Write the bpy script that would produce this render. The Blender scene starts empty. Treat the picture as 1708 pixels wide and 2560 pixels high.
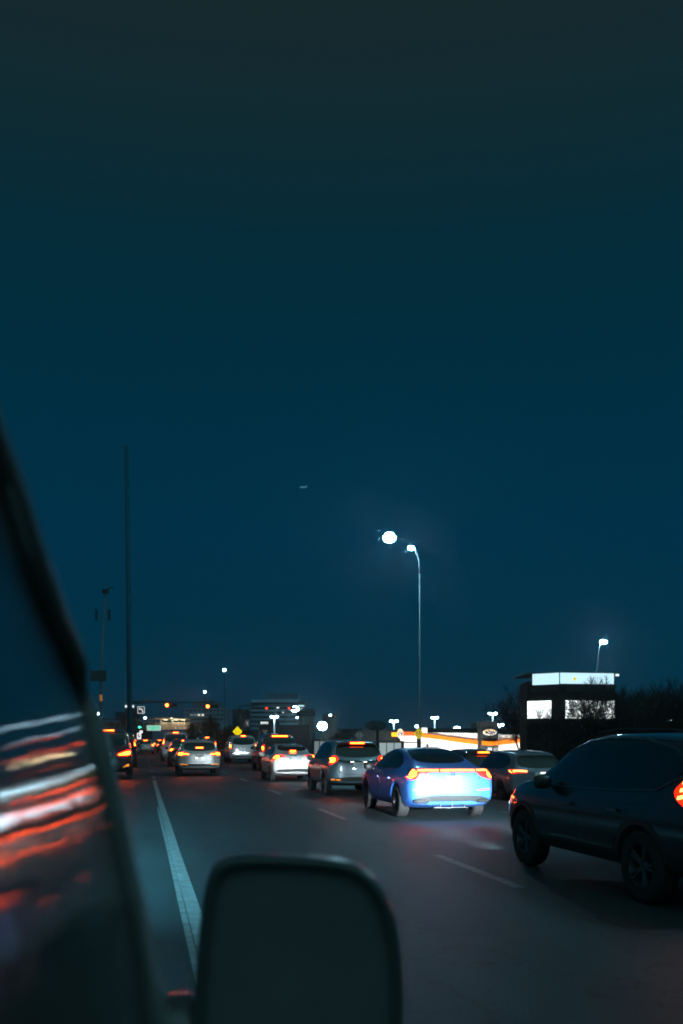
import bpy, bmesh, math, random
from mathutils import Vector, Matrix
from mathutils.bvhtree import BVHTree
random.seed(7)
S = bpy.context.scene
COL = S.collection

# ------------------------------------------------------------------ camera
FPX, CX, HOR, CAMH = 2490.0, 854.0, 1850.0, 1.6      # pixels of the 1708x2560 photograph
PSI = math.atan((854 - 355) / FPX)
cam_d = bpy.data.cameras.new('camera'); cam = bpy.data.objects.new('camera', cam_d); COL.objects.link(cam)
cam.location = (0, 0, CAMH); cam.rotation_euler = (math.pi / 2, 0, -PSI)
cam_d.sensor_fit = 'VERTICAL'; cam_d.sensor_height = 36.0
cam_d.lens = FPX / 2560 * 36.0
cam_d.shift_y = (HOR - 1280) / 2560.0
cam_d.clip_start = 0.02; cam_d.clip_end = 6000
cam_d.dof.use_dof = True; cam_d.dof.focus_distance = 17.0
cam_d.dof.aperture_fstop = 3.8
S.camera = cam

# ------------------------------------------------------------------ exposure
S.view_settings.view_transform = 'Standard'; S.view_settings.look = 'None'
S.view_settings.exposure = 0.0; S.view_settings.gamma = 1.0
S.cycles.use_denoising = True
S.cycles.filter_width = 1.8
S.cycles.max_bounces = 6; S.cycles.volume_bounces = 0; S.cycles.transparent_max_bounces = 6
S.cycles.sample_clamp_indirect = 4.0

# ------------------------------------------------------------------ night sky (by direction)
w = bpy.data.worlds.new("World"); S.world = w; w.use_nodes = True
nt = w.node_tree; bg = nt.nodes['Background']
tc = nt.nodes.new('ShaderNodeTexCoord'); sp = nt.nodes.new('ShaderNodeSeparateXYZ')
nt.links.new(tc.outputs['Generated'], sp.inputs[0])
rp = nt.nodes.new('ShaderNodeValToRGB'); nt.links.new(sp.outputs['Z'], rp.inputs[0])
e = rp.color_ramp.elements
e[0].position = 0.0; e[0].color = (0.005, 0.022, 0.038, 1)
e[1].position = 1.0; e[1].color = (0.030, 0.050, 0.055, 1)
for p, c in ((0.05, (0.0008, 0.031, 0.058, 1)), (0.20, (0.0002, 0.031, 0.066, 1)), (0.34, (0.0003, 0.0275, 0.051, 1)),
             (0.45, (0.0015, 0.0245, 0.040, 1)), (0.52, (0.005, 0.0235, 0.032, 1)), (0.60, (0.0085, 0.022, 0.026, 1)), (0.72, (0.02, 0.04, 0.045, 1))):
    n = e.new(p); n.color = c
# added fill: sky brightened behind the viewer to lift surfaces facing it
mr = nt.nodes.new('ShaderNodeMapRange'); mr.inputs['From Min'].default_value = 0.25; mr.inputs['From Max'].default_value = -0.6
mr.inputs['To Min'].default_value = 0; mr.inputs['To Max'].default_value = 1; mr.interpolation_type = 'SMOOTHSTEP'
nt.links.new(sp.outputs['Y'], mr.inputs['Value'])
mr2 = nt.nodes.new('ShaderNodeMapRange'); mr2.inputs['From Min'].default_value = 0.08; mr2.inputs['From Max'].default_value = 0.5
mr2.interpolation_type = 'SMOOTHSTEP'; nt.links.new(sp.outputs['Z'], mr2.inputs['Value'])
mu = nt.nodes.new('ShaderNodeMath'); mu.operation = 'MULTIPLY'
nt.links.new(mr.outputs[0], mu.inputs[0]); nt.links.new(mr2.outputs[0], mu.inputs[1])
mx = nt.nodes.new('ShaderNodeMix'); mx.data_type = 'RGBA'
nt.links.new(mu.outputs[0], mx.inputs['Factor']); nt.links.new(rp.outputs[0], mx.inputs['A'])
mx.inputs['B'].default_value = (0.115, 0.30, 0.32, 1)
nt.links.new(mx.outputs['Result'], bg.inputs['Color']); bg.inputs['Strength'].default_value = 1.0

# ------------------------------------------------------------------ helpers
SN, CS = math.sin(PSI), math.cos(PSI)
def W(u, v, z):
    a = (u - CX) / FPX
    return Vector((z * (SN + a * CS), z * (CS - a * SN), CAMH + (HOR - v) / FPX * z))
def ppm(z): return FPX / z

MATS = {}
def mat(name, col=(.5, .5, .5), rough=.5, metal=0., emit=None, es=1., coat=0., var=0., vscale=8., bump=0., bscale=60., spec=None, stretch=None):
    if name in MATS: return MATS[name]
    m = bpy.data.materials.new(name); m.use_nodes = True; t = m.node_tree; b = t.nodes['Principled BSDF']
    b.inputs['Base Color'].default_value = (*col, 1); b.inputs['Roughness'].default_value = rough
    b.inputs['Metallic'].default_value = metal; b.inputs['Coat Weight'].default_value = coat
    b.inputs['Coat Roughness'].default_value = .03
    if spec is not None: b.inputs['Specular IOR Level'].default_value = spec
    if emit: b.inputs['Emission Color'].default_value = (*emit, 1); b.inputs['Emission Strength'].default_value = es
    c = t.nodes.new('ShaderNodeTexCoord'); mp = t.nodes.new('ShaderNodeMapping'); t.links.new(c.outputs['Object'], mp.inputs[0])
    if stretch: mp.inputs['Scale'].default_value = stretch
    if var or not (bump or emit):
        var = var or .12
        n = t.nodes.new('ShaderNodeTexNoise'); n.inputs['Scale'].default_value = vscale; n.inputs['Detail'].default_value = 5
        t.links.new(mp.outputs[0], n.inputs['Vector'])
        r = t.nodes.new('ShaderNodeMapRange'); r.inputs['From Min'].default_value = .3; r.inputs['From Max'].default_value = .7
        r.inputs['To Min'].default_value = 1 - var; r.inputs['To Max'].default_value = 1 + var
        t.links.new(n.outputs['Fac'], r.inputs['Value'])
        mm = t.nodes.new('ShaderNodeVectorMath'); mm.operation = 'SCALE'; mm.inputs[0].default_value = col
        t.links.new(r.outputs[0], mm.inputs['Scale']); t.links.new(mm.outputs[0], b.inputs['Base Color'])
    if bump:
        n = t.nodes.new('ShaderNodeTexNoise'); n.inputs['Scale'].default_value = bscale; n.inputs['Detail'].default_value = 3
        t.links.new(mp.outputs[0], n.inputs['Vector'])
        bb = t.nodes.new('ShaderNodeBump'); bb.inputs['Strength'].default_value = bump; bb.inputs['Distance'].default_value = .01
        t.links.new(n.outputs['Fac'], bb.inputs['Height']); t.links.new(bb.outputs[0], b.inputs['Normal'])
    MATS[name] = m; return m
def em(name, col, s, base=(.1, .1, .1)): return mat(name, base, .4, emit=col, es=s)

class MB:
    def __init__(s): s.v = []; s.f = []
    def add(s, vs, fs):
        o = len(s.v); s.v += [tuple(q) for q in vs]; s.f += [tuple(i + o for i in q) for q in fs]; return s
    def box(s, x0, x1, y0, y1, z0, z1):
        return s.add([(x0,y0,z0),(x1,y0,z0),(x1,y1,z0),(x0,y1,z0),(x0,y0,z1),(x1,y0,z1),(x1,y1,z1),(x0,y1,z1)],
                     [(0,3,2,1),(4,5,6,7),(0,1,5,4),(1,2,6,5),(2,3,7,6),(3,0,4,7)])
    def cbox(s, cx, cy, cz, sx, sy, sz): return s.box(cx-sx/2, cx+sx/2, cy-sy/2, cy+sy/2, cz-sz/2, cz+sz/2)
    def tube(s, pts, rad, n=8, cap=True):
        pts = [Vector(p) for p in pts]; k = len(pts)
        if not hasattr(rad, '__len__'): rad = [rad] * k
        vs = []; fs = []
        up = Vector((0, 0, 1)); d0 = (pts[1] - pts[0]).normalized()
        if abs(d0.dot(up)) > .95: up = Vector((1, 0, 0))
        for i, p in enumerate(pts):
            d = (pts[min(i+1, k-1)] - pts[max(i-1, 0)]).normalized()
            a = d.cross(up); a = a.normalized() if a.length > 1e-6 else Vector((1, 0, 0)); b = a.cross(d).normalized()
            for j in range(n):
                t = 2 * math.pi * j / n; vs.append(p + (a * math.cos(t) + b * math.sin(t)) * rad[i])
        for i in range(k-1):
            for j in range(n):
                fs.append((i*n+j, i*n+(j+1) % n, (i+1)*n+(j+1) % n, (i+1)*n+j))
        if cap: fs.append(tuple(range(n-1, -1, -1))); fs.append(tuple((k-1)*n+j for j in range(n)))
        return s.add(vs, fs)
    def lathe(s, prof, c=(0, 0, 0), axis='x', n=32):
        vs = []; fs = []; k = len(prof)
        for i in range(n):
            t = 2*math.pi*i/n
            for (a, r) in prof:
                q = (a, r*math.cos(t), r*math.sin(t)) if axis == 'x' else ((r*math.cos(t), a, r*math.sin(t)) if axis == 'y' else (r*math.cos(t), r*math.sin(t), a))
                vs.append((q[0]+c[0], q[1]+c[1], q[2]+c[2]))
        for i in range(n):
            for j in range(k-1): fs.append((i*k+j, i*k+j+1, ((i+1) % n)*k+j+1, ((i+1) % n)*k+j))
        return s.add(vs, fs)
    def ell(s, c, r, n=16, m=10, p=1.0):
        vs = []; fs = []
        for i in range(m+1):
            ph = -math.pi/2 + math.pi*i/m
            for j in range(n):
                t = 2*math.pi*j/n
                f = lambda q: math.copysign(abs(q)**p, q)
                vs.append((c[0]+r[0]*f(math.cos(ph))*f(math.cos(t)), c[1]+r[1]*f(math.cos(ph))*f(math.sin(t)), c[2]+r[2]*f(math.sin(ph))))
        for i in range(m):
            for j in range(n): fs.append((i*n+j, i*n+(j+1) % n, (i+1)*n+(j+1) % n, (i+1)*n+j))
        return s.add(vs, fs)
    def prism(s, pts, y0, y1):           # outline in x,z extruded along y
        n = len(pts)
        return s.add([(x, y0, z) for x, z in pts] + [(x, y1, z) for x, z in pts],
                     [tuple(range(n)), tuple(range(2*n-1, n-1, -1))] + [(i, i+n, (i+1) % n+n, (i+1) % n) for i in range(n)])
    def mesh(s, name):
        me = bpy.data.meshes.new(name); me.from_pydata(s.v, [], s.f)
        bm = bmesh.new(); bm.from_mesh(me); bmesh.ops.remove_doubles(bm, verts=bm.verts, dist=1e-5)
        bmesh.ops.recalc_face_normals(bm, faces=bm.faces); bm.to_mesh(me); bm.free(); return me
def link(name, me, m, parent=None, smooth=False):
    o = bpy.data.objects.new(name, me); COL.objects.link(o)
    if m is not None: me.materials.append(m) if not me.materials else None
    if parent: o.parent = parent
    if smooth:
        for p in me.polygons: p.use_smooth = True
    return o
def build(name, mb, m, parent=None, smooth=False): return link(name, mb.mesh(name), m, parent, smooth)
def tag(o, label=None, cat=None, group=None, kind=None):
    if label: o['label'] = label
    if cat: o['category'] = cat
    if group: o['group'] = group
    if kind: o['kind'] = kind
    return o
def empty(name, loc, rz=0, label=None, cat=None, group=None):
    o = bpy.data.objects.new(name, None); COL.objects.link(o); o.location = loc; o.rotation_euler = (0, 0, rz)
    o.empty_display_size = .2
    return tag(o, label, cat, group)
def text(name, s, size, loc, rot, m, parent=None, extrude=.004, sx=1.0, align='CENTER', bold=0):
    c = bpy.data.curves.new(name, 'FONT'); c.body = s; c.size = size; c.extrude = extrude; c.align_x = align; c.align_y = 'CENTER'; c.offset = bold
    t = bpy.data.objects.new(name, c); COL.objects.link(t)
    bpy.context.view_layer.update()
    me = bpy.data.meshes.new_from_object(t); bpy.data.objects.remove(t); me.materials.clear(); me.materials.append(m)
    o = bpy.data.objects.new(name, me); COL.objects.link(o); o.location = loc; o.rotation_euler = rot; o.scale = (sx, 1, 1)
    if parent: o.parent = parent
    return o
def copy_tree(o, parent=None, skip=()):
    c = o.copy(); COL.objects.link(c); c.parent = parent
    for ch in list(o.children):
        if ch.name.split('.')[0] not in skip: copy_tree(ch, c, skip)
    return c

# ------------------------------------------------------------------ ground, road, markings
def gz(x):
    if x < 8: return 0.0
    if x < 12: return -.36 * (x - 8) / 4
    if x < 17: return -.36
    if x < 32: return -.36 - 1.9 * (x - 17) / 15
    return -2.26
def sheet(name, xs, y0, y1, dz, m, kind='structure'):
    ys = [y0 + (y1 - y0) * (i / 12) for i in range(13)]
    vs = [(x, y, gz(x) + dz) for y in ys for x in xs]; n = len(xs)
    fs = [(j*n+i, j*n+i+1, (j+1)*n+i+1, (j+1)*n+i) for j in range(12) for i in range(n-1)]
    me = bpy.data.meshes.new(name); me.from_pydata(vs, [], fs)
    o = link(name, me, m); tag(o, kind=kind); return o
def road_material():
    m = bpy.data.materials.new('asphalt'); m.use_nodes = True; t = m.node_tree; b = t.nodes['Principled BSDF']; L = t.links
    tcn = t.nodes.new('ShaderNodeTexCoord')
    n1 = t.nodes.new('ShaderNodeTexNoise'); n1.inputs['Scale'].default_value = .35; n1.inputs['Detail'].default_value = 6
    n2 = t.nodes.new('ShaderNodeTexNoise'); n2.inputs['Scale'].default_value = 55; n2.inputs['Detail'].default_value = 4
    mp = t.nodes.new('ShaderNodeMapping'); mp.inputs['Scale'].default_value = (1.2, .04, 1)   # wheel tracks along the lanes
    n3 = t.nodes.new('ShaderNodeTexNoise'); n3.inputs['Scale'].default_value = 1.3; n3.inputs['Detail'].default_value = 2
    L.new(tcn.outputs['Object'], n1.inputs['Vector']); L.new(tcn.outputs['Object'], n2.inputs['Vector'])
    L.new(tcn.outputs['Object'], mp.inputs[0]); L.new(mp.outputs[0], n3.inputs['Vector'])
    a = t.nodes.new('ShaderNodeMath'); a.operation = 'MULTIPLY'; L.new(n1.outputs['Fac'], a.inputs[0]); L.new(n3.outputs['Fac'], a.inputs[1])
    a2 = t.nodes.new('ShaderNodeMath'); a2.operation = 'MULTIPLY'; L.new(a.outputs[0], a2.inputs[0]); L.new(n2.outputs['Fac'], a2.inputs[1])
    r = t.nodes.new('ShaderNodeValToRGB'); L.new(a2.outputs[0], r.inputs[0])
    r.color_ramp.elements[0].position = .05; r.color_ramp.elements[0].color = (.007, .018, .021, 1)
    r.color_ramp.elements[1].position = .24; r.color_ramp.elements[1].color = (.026, .050, .055, 1)
    # tar-filled cracks and scattered pale aggregate
    nd = t.nodes.new('ShaderNodeTexNoise'); nd.inputs['Scale'].default_value = 1.4; nd.inputs['Detail'].default_value = 4; L.new(tcn.outputs['Object'], nd.inputs['Vector'])
    va = t.nodes.new('ShaderNodeVectorMath'); va.operation = 'ADD'; L.new(tcn.outputs['Object'], va.inputs[0]); L.new(nd.outputs['Color'], va.inputs[1])
    mc = t.nodes.new('ShaderNodeMapping'); mc.inputs['Scale'].default_value = (.42, .11, 1); L.new(va.outputs[0], mc.inputs[0])
    vo = t.nodes.new('ShaderNodeTexVoronoi'); vo.feature = 'DISTANCE_TO_EDGE'; vo.inputs['Scale'].default_value = 1.0; L.new(mc.outputs[0], vo.inputs['Vector'])
    cr = t.nodes.new('ShaderNodeMapRange'); cr.inputs['From Min'].default_value = .004; cr.inputs['From Max'].default_value = .012; cr.inputs['To Min'].default_value = .35; L.new(vo.outputs['Distance'], cr.inputs['Value'])
    n4 = t.nodes.new('ShaderNodeTexNoise'); n4.inputs['Scale'].default_value = 28; n4.inputs['Detail'].default_value = 6; n4.inputs['Roughness'].default_value = .8; L.new(tcn.outputs['Object'], n4.inputs['Vector'])
    ag = t.nodes.new('ShaderNodeMapRange'); ag.inputs['From Min'].default_value = .35; ag.inputs['From Max'].default_value = .68; ag.inputs['To Min'].default_value = .55; ag.inputs['To Max'].default_value = 1.9; L.new(n4.outputs['Fac'], ag.inputs['Value'])
    pm = t.nodes.new('ShaderNodeMath'); pm.operation = 'MULTIPLY'; L.new(cr.outputs[0], pm.inputs[0]); L.new(ag.outputs[0], pm.inputs[1])
    vs_ = t.nodes.new('ShaderNodeVectorMath'); vs_.operation = 'SCALE'; L.new(r.outputs[0], vs_.inputs[0]); L.new(pm.outputs[0], vs_.inputs['Scale'])
    L.new(vs_.outputs[0], b.inputs['Base Color'])
    b.inputs['Roughness'].default_value = .55; b.inputs['Specular IOR Level'].default_value = .45
    bb = t.nodes.new('ShaderNodeBump'); bb.inputs['Strength'].default_value = .5; bb.inputs['Distance'].default_value = .01
    L.new(n2.outputs['Fac'], bb.inputs['Height']); L.new(bb.outputs[0], b.inputs['Normal'])
    return m
ASPH = road_material()
GXS = [-900, -60, -14, 0, 8, 12, 14.3, 17, 22, 27, 32, 120, 1200]
sheet('ground', GXS, -60, 1400, -.12, mat('dark_turf', (.035, .045, .03), .95, vscale=2, var=.4))
sheet('road', [-13, 0, 4, 8, 10, 12, 14.3], -40, 420, 0, ASPH)
PAINT = mat('road_paint', (.20, .23, .23), .6, var=.35, vscale=6)
def strip(name, x0, x1, y0, y1, dz=.004): 
    n = max(2, int((y1 - y0) / 4)); vs = []; 
    for i in range(n+1):
        y = y0 + (y1-y0)*i/n; j = random.uniform(-.006, .006)
        vs += [(x0+j, y, gz(x0)+dz), (x1+j, y, gz(x1)+dz)]
    me = bpy.data.meshes.new(name); me.from_pydata(vs, [], [(2*i, 2*i+1, 2*i+3, 2*i+2) for i in range(n)])
    return tag(link(name, me, PAINT), kind='structure')
strip('lane_line', .41, .54, 1, 40)
strip('old_lane_line', .35, .405, 1, 24, .003)
COL.objects['old_lane_line'].data.materials[0] = mat('worn_paint', (.16, .18, .18), .7, var=.4, vscale=5)
for k in range(8): strip('lane_line', .43, .56, 42+k*9, 45+k*9)
for k in range(-1, 16):
    strip('lane_line', 3.95, 4.08, 10.2 + k*9.45, 13.3 + k*9.45)
for k in range(-1, 16):
    strip('lane_line', 7.85, 7.97, 9.4 + k*8.6, 12.6 + k*8.6)
strip('stop_line', .6, 7.6, 92, 92.6)
for k in range(9): strip('crosswalk_bar', -3+k*1.2, -2.4+k*1.2, 94.5, 98, .005)
# kerbs
kb = MB(); kb.box(14.3, 14.5, -40, 420, gz(14.4)-.1, gz(14.4)+.14)
tag(build('kerb', kb, mat('concrete', (.28, .28, .26), .85, vscale=3)), kind='structure')
kb = MB(); kb.box(-4.6, -3.4, 100, 420, -.1, .15)
tag(build('median', kb, MATS['concrete']), kind='structure')

# ------------------------------------------------------------------ common materials
GLASS = mat('dark_glass', (.006, .009, .010), .05, coat=.6)
BLK = mat('black_trim', (.022, .026, .027), .45)
TYRE = mat('tyre_rubber', (.02, .021, .022), .8)
RIMM = mat('alloy_rim', (.10, .11, .12), .35, metal=.6)
CHROME = mat('chrome', (.7, .72, .74), .15, metal=1)
LENS = em('red_lens_glow', (1, .009, .001), 5, (.3, .01, .01))
LENSDIM = em('red_lens_dim', (1, .009, .001), 3.6, (.3, .01, .01))
CORE = em('brake_lamp_core', (1, .085, .005), 48, (.3, .01, .01))
AMBER = em('amber_reflector', (1, .30, .02), 1.2, (.6, .2, .02))  # reflectors glow by themselves for the headlights they would return
PLATE = mat('plate_white', (.75, .75, .72), .5)
HEADL = em('headlamp_lens', (.85, .93, 1), 3)
LICL = em('plate_lamp', (1, .95, .85), 6)

# ------------------------------------------------------------------ cars
def prof(kind):
    # y, top z, shoulder z, half width factor, top half width factor
    if kind == 'sedan':
        return dict(L=4.95, W=1.86, H=1.45, zb=.20, ra=.36, ax=(1.02, 3.86), st=[
            (0, .98, .80, .90, .80), (.06, 1.02, .86, .95, .80), (.16, 1.055, .88, .97, .79), (.40, 1.07, .90, .985, .75),
            (.72, 1.15, .91, .99, .69), (1.1, 1.27, .92, 1, .65), (1.6, 1.38, .925, 1, .635), (2.1, 1.44, .925, 1, .63),
            (2.65, 1.445, .92, 1, .63), (3.15, 1.34, .91, 1, .65), (3.55, 1.16, .90, 1, .70), (3.85, 1.02, .88, 1, .78),
            (4.3, .94, .82, .98, .80), (4.7, .85, .75, .94, .78), (4.9, .75, .66, .86, .74), (4.95, .66, .58, .78, .68)])
    if kind == 'notch':
        return dict(L=4.63, W=1.78, H=1.46, zb=.20, ra=.345, ax=(.98, 3.68), st=[
            (0, 1.0, .82, .88, .78), (.06, 1.05, .88, .94, .79), (.18, 1.09, .90, .96, .78), (.55, 1.11, .92, .985, .72),
            (.80, 1.22, .93, .99, .68), (1.05, 1.35, .94, 1, .66), (1.4, 1.43, .94, 1, .65), (1.9, 1.46, .94, 1, .645),
            (2.45, 1.45, .935, 1, .645), (2.9, 1.36, .93, 1, .66), (3.3, 1.18, .92, 1, .70), (3.6, 1.04, .90, 1, .78),
            (4.0, .97, .84, .98, .80), (4.4, .88, .76, .93, .78), (4.58, .78, .68, .86, .72), (4.63, .68, .6, .78, .68)])
    if kind == 'suv':
        return dict(L=4.62, W=1.86, H=1.69, zb=.27, ra=.38, ax=(.98, 3.66), st=[
            (0, 1.06, .84, .90, .80), (.05, 1.20, .94, .96, .78), (.12, 1.34, .98, .975, .75), (.24, 1.50, 1.0, .985, .72), (.40, 1.615, 1.01, .99, .70),
            (.75, 1.655, 1.01, 1, .69), (1.3, 1.68, 1.0, 1, .69), (2.0, 1.69, .99, 1, .69), (2.55, 1.66, .985, 1, .69),
            (2.95, 1.54, .98, 1, .70), (3.3, 1.33, .98, 1, .73), (3.55, 1.16, .97, 1, .79), (4.0, 1.08, .92, .985, .82),
            (4.35, 1.0, .86, .95, .8), (4.56, .88, .76, .88, .76), (4.62, .74, .64, .80, .70)])
    if kind == 'van':
        return dict(L=5.0, W=1.97, H=1.93, zb=.25, ra=.38, ax=(1.05, 4.0), st=[
            (0, 1.25, .9, .93, .84), (.04, 1.5, 1.0, .965, .81), (.08, 1.70, 1.02, .975, .79), (.16, 1.83, 1.04, .985, .78), (.34, 1.885, 1.05, .99, .77),
            (.75, 1.91, 1.05, 1, .77), (1.4, 1.925, 1.05, 1, .77), (2.2, 1.93, 1.04, 1, .77), (2.9, 1.90, 1.03, 1, .76),
            (3.3, 1.76, 1.03, 1, .76), (3.65, 1.5, 1.03, 1, .78), (3.9, 1.28, 1.02, 1, .82), (4.35, 1.16, .97, .985, .83),
            (4.7, 1.06, .90, .95, .8), (4.94, .92, .8, .88, .76), (5.0, .76, .66, .80, .70)])
def car_body_mesh(P):
    hw = P['W'] / 2; zb0 = P['zb']; rings = []
    def ring(y, zt, zs, wf, wr, zb=None):
        w_ = hw * wf; r = hw * wr; zb = zb0 if zb is None else zb; h = zs - zb; t = zt - zs
        half = [(0, zb), (.7*w_, zb), (.93*w_, zb+.04), (.985*w_, zb+.28*h), (w_, zb+.62*h), (.985*w_, zb+.86*h), (.955*w_, zs),
                (w_*.93*(.72)+r*.28, zs+.30*t), (w_*.93*.3+r*.7, zs+.68*t), (r*.97, zs+.93*t), (r*.72, zt-.012), (0, zt)]
        full = half + [(-x, z) for x, z in half[-2:0:-1]]
        return [(x, y, z) for x, z in full]
    st = P['st']
    for i, s_ in enumerate(st):
        yy = s_[0]; ov = 0
        if yy < .5: ov = .10 * (1 - yy/.5)
        if yy > P['L'] - .6: ov = .05 * (yy - P['L'] + .6)/.6
        rings.append(ring(*s_, zb=zb0 + ov))
    n = len(rings[0])
    def inset(r, k, dy):
        zc = sum(p[2] for p in r)/len(r)
        return [(p[0]*k, p[1]+dy, zc+(p[2]-zc)*k) for p in r]
    caps_r = [inset(rings[0], .92, -.006), inset(rings[0], .6, -.012), inset(rings[0], .2, -.014)]
    caps_f = [inset(rings[-1], .9, .02), inset(rings[-1], .5, .03), inset(rings[-1], .15, .03)]
    rings = caps_r[::-1] + rings + caps_f
    vs = [p for r in rings for p in r]; fs = []
    for i in range(len(rings)-1):
        for j in range(n): fs.append((i*n+j, i*n+(j+1) % n, (i+1)*n+(j+1) % n, (i+1)*n+j))
    fs.append(tuple(range(n))); fs.append(tuple(range(len(vs)-1, len(vs)-n-1, -1)))
    me = bpy.data.meshes.new('body_cage'); me.from_pydata(vs, [], fs)
    bm = bmesh.new(); bm.from_mesh(me); bmesh.ops.recalc_face_normals(bm, faces=bm.faces); bm.to_mesh(me); bm.free()
    o = bpy.data.objects.new('tmp', me); COL.objects.link(o)
    sb = o.modifiers.new('s', 'SUBSURF'); sb.levels = 2; sb.render_levels = 2
    bpy.context.view_layer.update()
    dg = bpy.context.evaluated_depsgraph_get(); m2 = bpy.data.meshes.new_from_object(o.evaluated_get(dg))
    L = P['L']
    for v in m2.vertices:
        x, y, z = v.co; q = min(1, abs(x)/hw)
        if y < 1.2: y += .13*(q**4)*math.exp(-max(y, 0)/.35)
        if y < .5: y += (.05*max(0, (.50 - z))/.3) * math.exp(-max(y, 0)/.2)      # bumper tucks under
        if y > L-1.5: y -= .34*(q**3)*math.exp(-max(L-y, 0)/.5)
        v.co = (x, y, z)
    o.modifiers.clear(); o.data = m2
    # wheel arches
    cut = MB()
    for ay in P['ax']:
        for s_ in (-1, 1):
            a, b = sorted((s_*hw*.62, s_*hw*1.3)); k = len(cut.v)
            cut.lathe([(a, .001), (a, P['ra']+.035), (b, P['ra']+.035), (b, .001)], (0, ay, P['ra']-.02), 'x', 40)
    cm = cut.mesh('cutter'); co = bpy.data.objects.new('cutter', cm); COL.objects.link(co)
    m2.materials.append(BLK); m2.materials.append(BLK); cm.materials.append(BLK); cm.materials.append(BLK)
    for p in cm.polygons: p.material_index = 1
    bo = o.modifiers.new('b', 'BOOLEAN'); bo.operation = 'DIFFERENCE'; bo.object = co; bo.solver = 'EXACT'
    bpy.context.view_layer.update(); dg = bpy.context.evaluated_depsgraph_get()
    m3 = bpy.data.meshes.new_from_object(o.evaluated_get(dg))
    if len(m3.polygons) < len(m2.polygons) * .6: m3 = m2
    bvh = BVHTree.FromPolygons([v.co.copy() for v in m2.vertices], [tuple(p.vertices) for p in m2.polygons])
    bpy.data.objects.remove(o); bpy.data.objects.remove(co)
    for p in m3.polygons: p.use_smooth = True
    m3.materials.clear(); m3.materials.append(BLK); m3.materials.append(BLK)
    return m3, bvh
BODY = {k: (prof(k), *car_body_mesh(prof(k))) for k in ('sedan', 'notch', 'suv', 'van')}

def smooth_poly(p, it=2, keep=False):
    for _ in range(it):
        q = []; n = len(p)
        for i in range(n):
            a, b = p[i], p[(i+1) % n]
            q.append((.75*a[0]+.25*b[0], .75*a[1]+.25*b[1])); q.append((.25*a[0]+.75*b[0], .25*a[1]+.75*b[1]))
        p = q
    return p
def patch(name, bvh, pts, view, m, parent, off=.007, step=.07, depth=.015, rnd=1, P=None):
    """outline seen from one side, laid on the body surface with a real rim"""
    if rnd: pts = smooth_poly(pts, rnd)
    bm = bmesh.new(); vs = [bm.verts.new((a, 0, b)) for a, b in pts]; bm.faces.new(vs)
    xs = [p[0] for p in pts]; zs = [p[1] for p in pts]
    for lo, hi, no in ((min(xs), max(xs), (1, 0, 0)), (min(zs), max(zs), (0, 0, 1))):
        k = max(1, int((hi-lo)/step))
        for i in range(1, k):
            c = lo + (hi-lo)*i/k; co = (c, 0, 0) if no[0] else (0, 0, c)
            bmesh.ops.bisect_plane(bm, geom=bm.verts[:]+bm.edges[:]+bm.faces[:], plane_co=co, plane_no=no, dist=1e-5)
    nrm = {}
    for v in bm.verts:
        a, b = v.co.x, v.co.z
        o, d = {'rear': (Vector((a, -3, b)), Vector((0, 1, 0))), 'front': (Vector((a, 9, b)), Vector((0, -1, 0))),
                'left': (Vector((-4, a, b)), Vector((1, 0, 0))), 'right': (Vector((4, a, b)), Vector((-1, 0, 0))),
                'top': (Vector((a, b, 5)), Vector((0, 0, -1)))}[view]
        h = bvh.ray_cast(o, d)
        if h[0] is None or (view == 'rear' and h[0].y > .5 and b < 1.45 and name != 'rear_window') : h = bvh.find_nearest(Vector({'rear': (a, .1, b), 'front': (a, 4.5, b), 'left': (-.9, a, b), 'right': (.9, a, b), 'top': (a, b, 1.4)}[view]))
        n = h[1]
        if n.dot(d) > 0: n = -n
        v.co = h[0] + n*off; nrm[v] = n
    be = [e_ for e_ in bm.edges if e_.is_boundary]
    r = bmesh.ops.extrude_edge_only(bm, edges=be)
    nv = [g for g in r['geom'] if isinstance(g, bmesh.types.BMVert)]
    for v in nv:
        src = min((e_.other_vert(v) for e_ in v.link_edges if e_.other_vert(v) in nrm), key=lambda q: (q.co-v.co).length, default=None)
        if src is not None: v.co = v.co - nrm[src]*depth
    bmesh.ops.recalc_face_normals(bm, faces=bm.faces)
    me = bpy.data.meshes.new(name); bm.to_mesh(me); bm.free(); me.materials.append(m)
    o = bpy.data.objects.new(name, me); COL.objects.link(o); o.parent = parent
    for p in me.polygons: p.use_smooth = len(p.vertices) > 2 and False
    return o
def mirror(pts): return [(-a, b) for a, b in pts][::-1]
def line_poly(path, wd):
    L_, R_ = [], []
    for i, p in enumerate(path):
        a = Vector(path[max(0, i-1)]); b = Vector(path[min(len(path)-1, i+1)]); d = (b-a).normalized(); n = Vector((-d.y, d.x))*wd/2
        L_.append((p[0]+n.x, p[1]+n.y)); R_.append((p[0]-n.x, p[1]-n.y))
    return L_ + R_[::-1]

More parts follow.
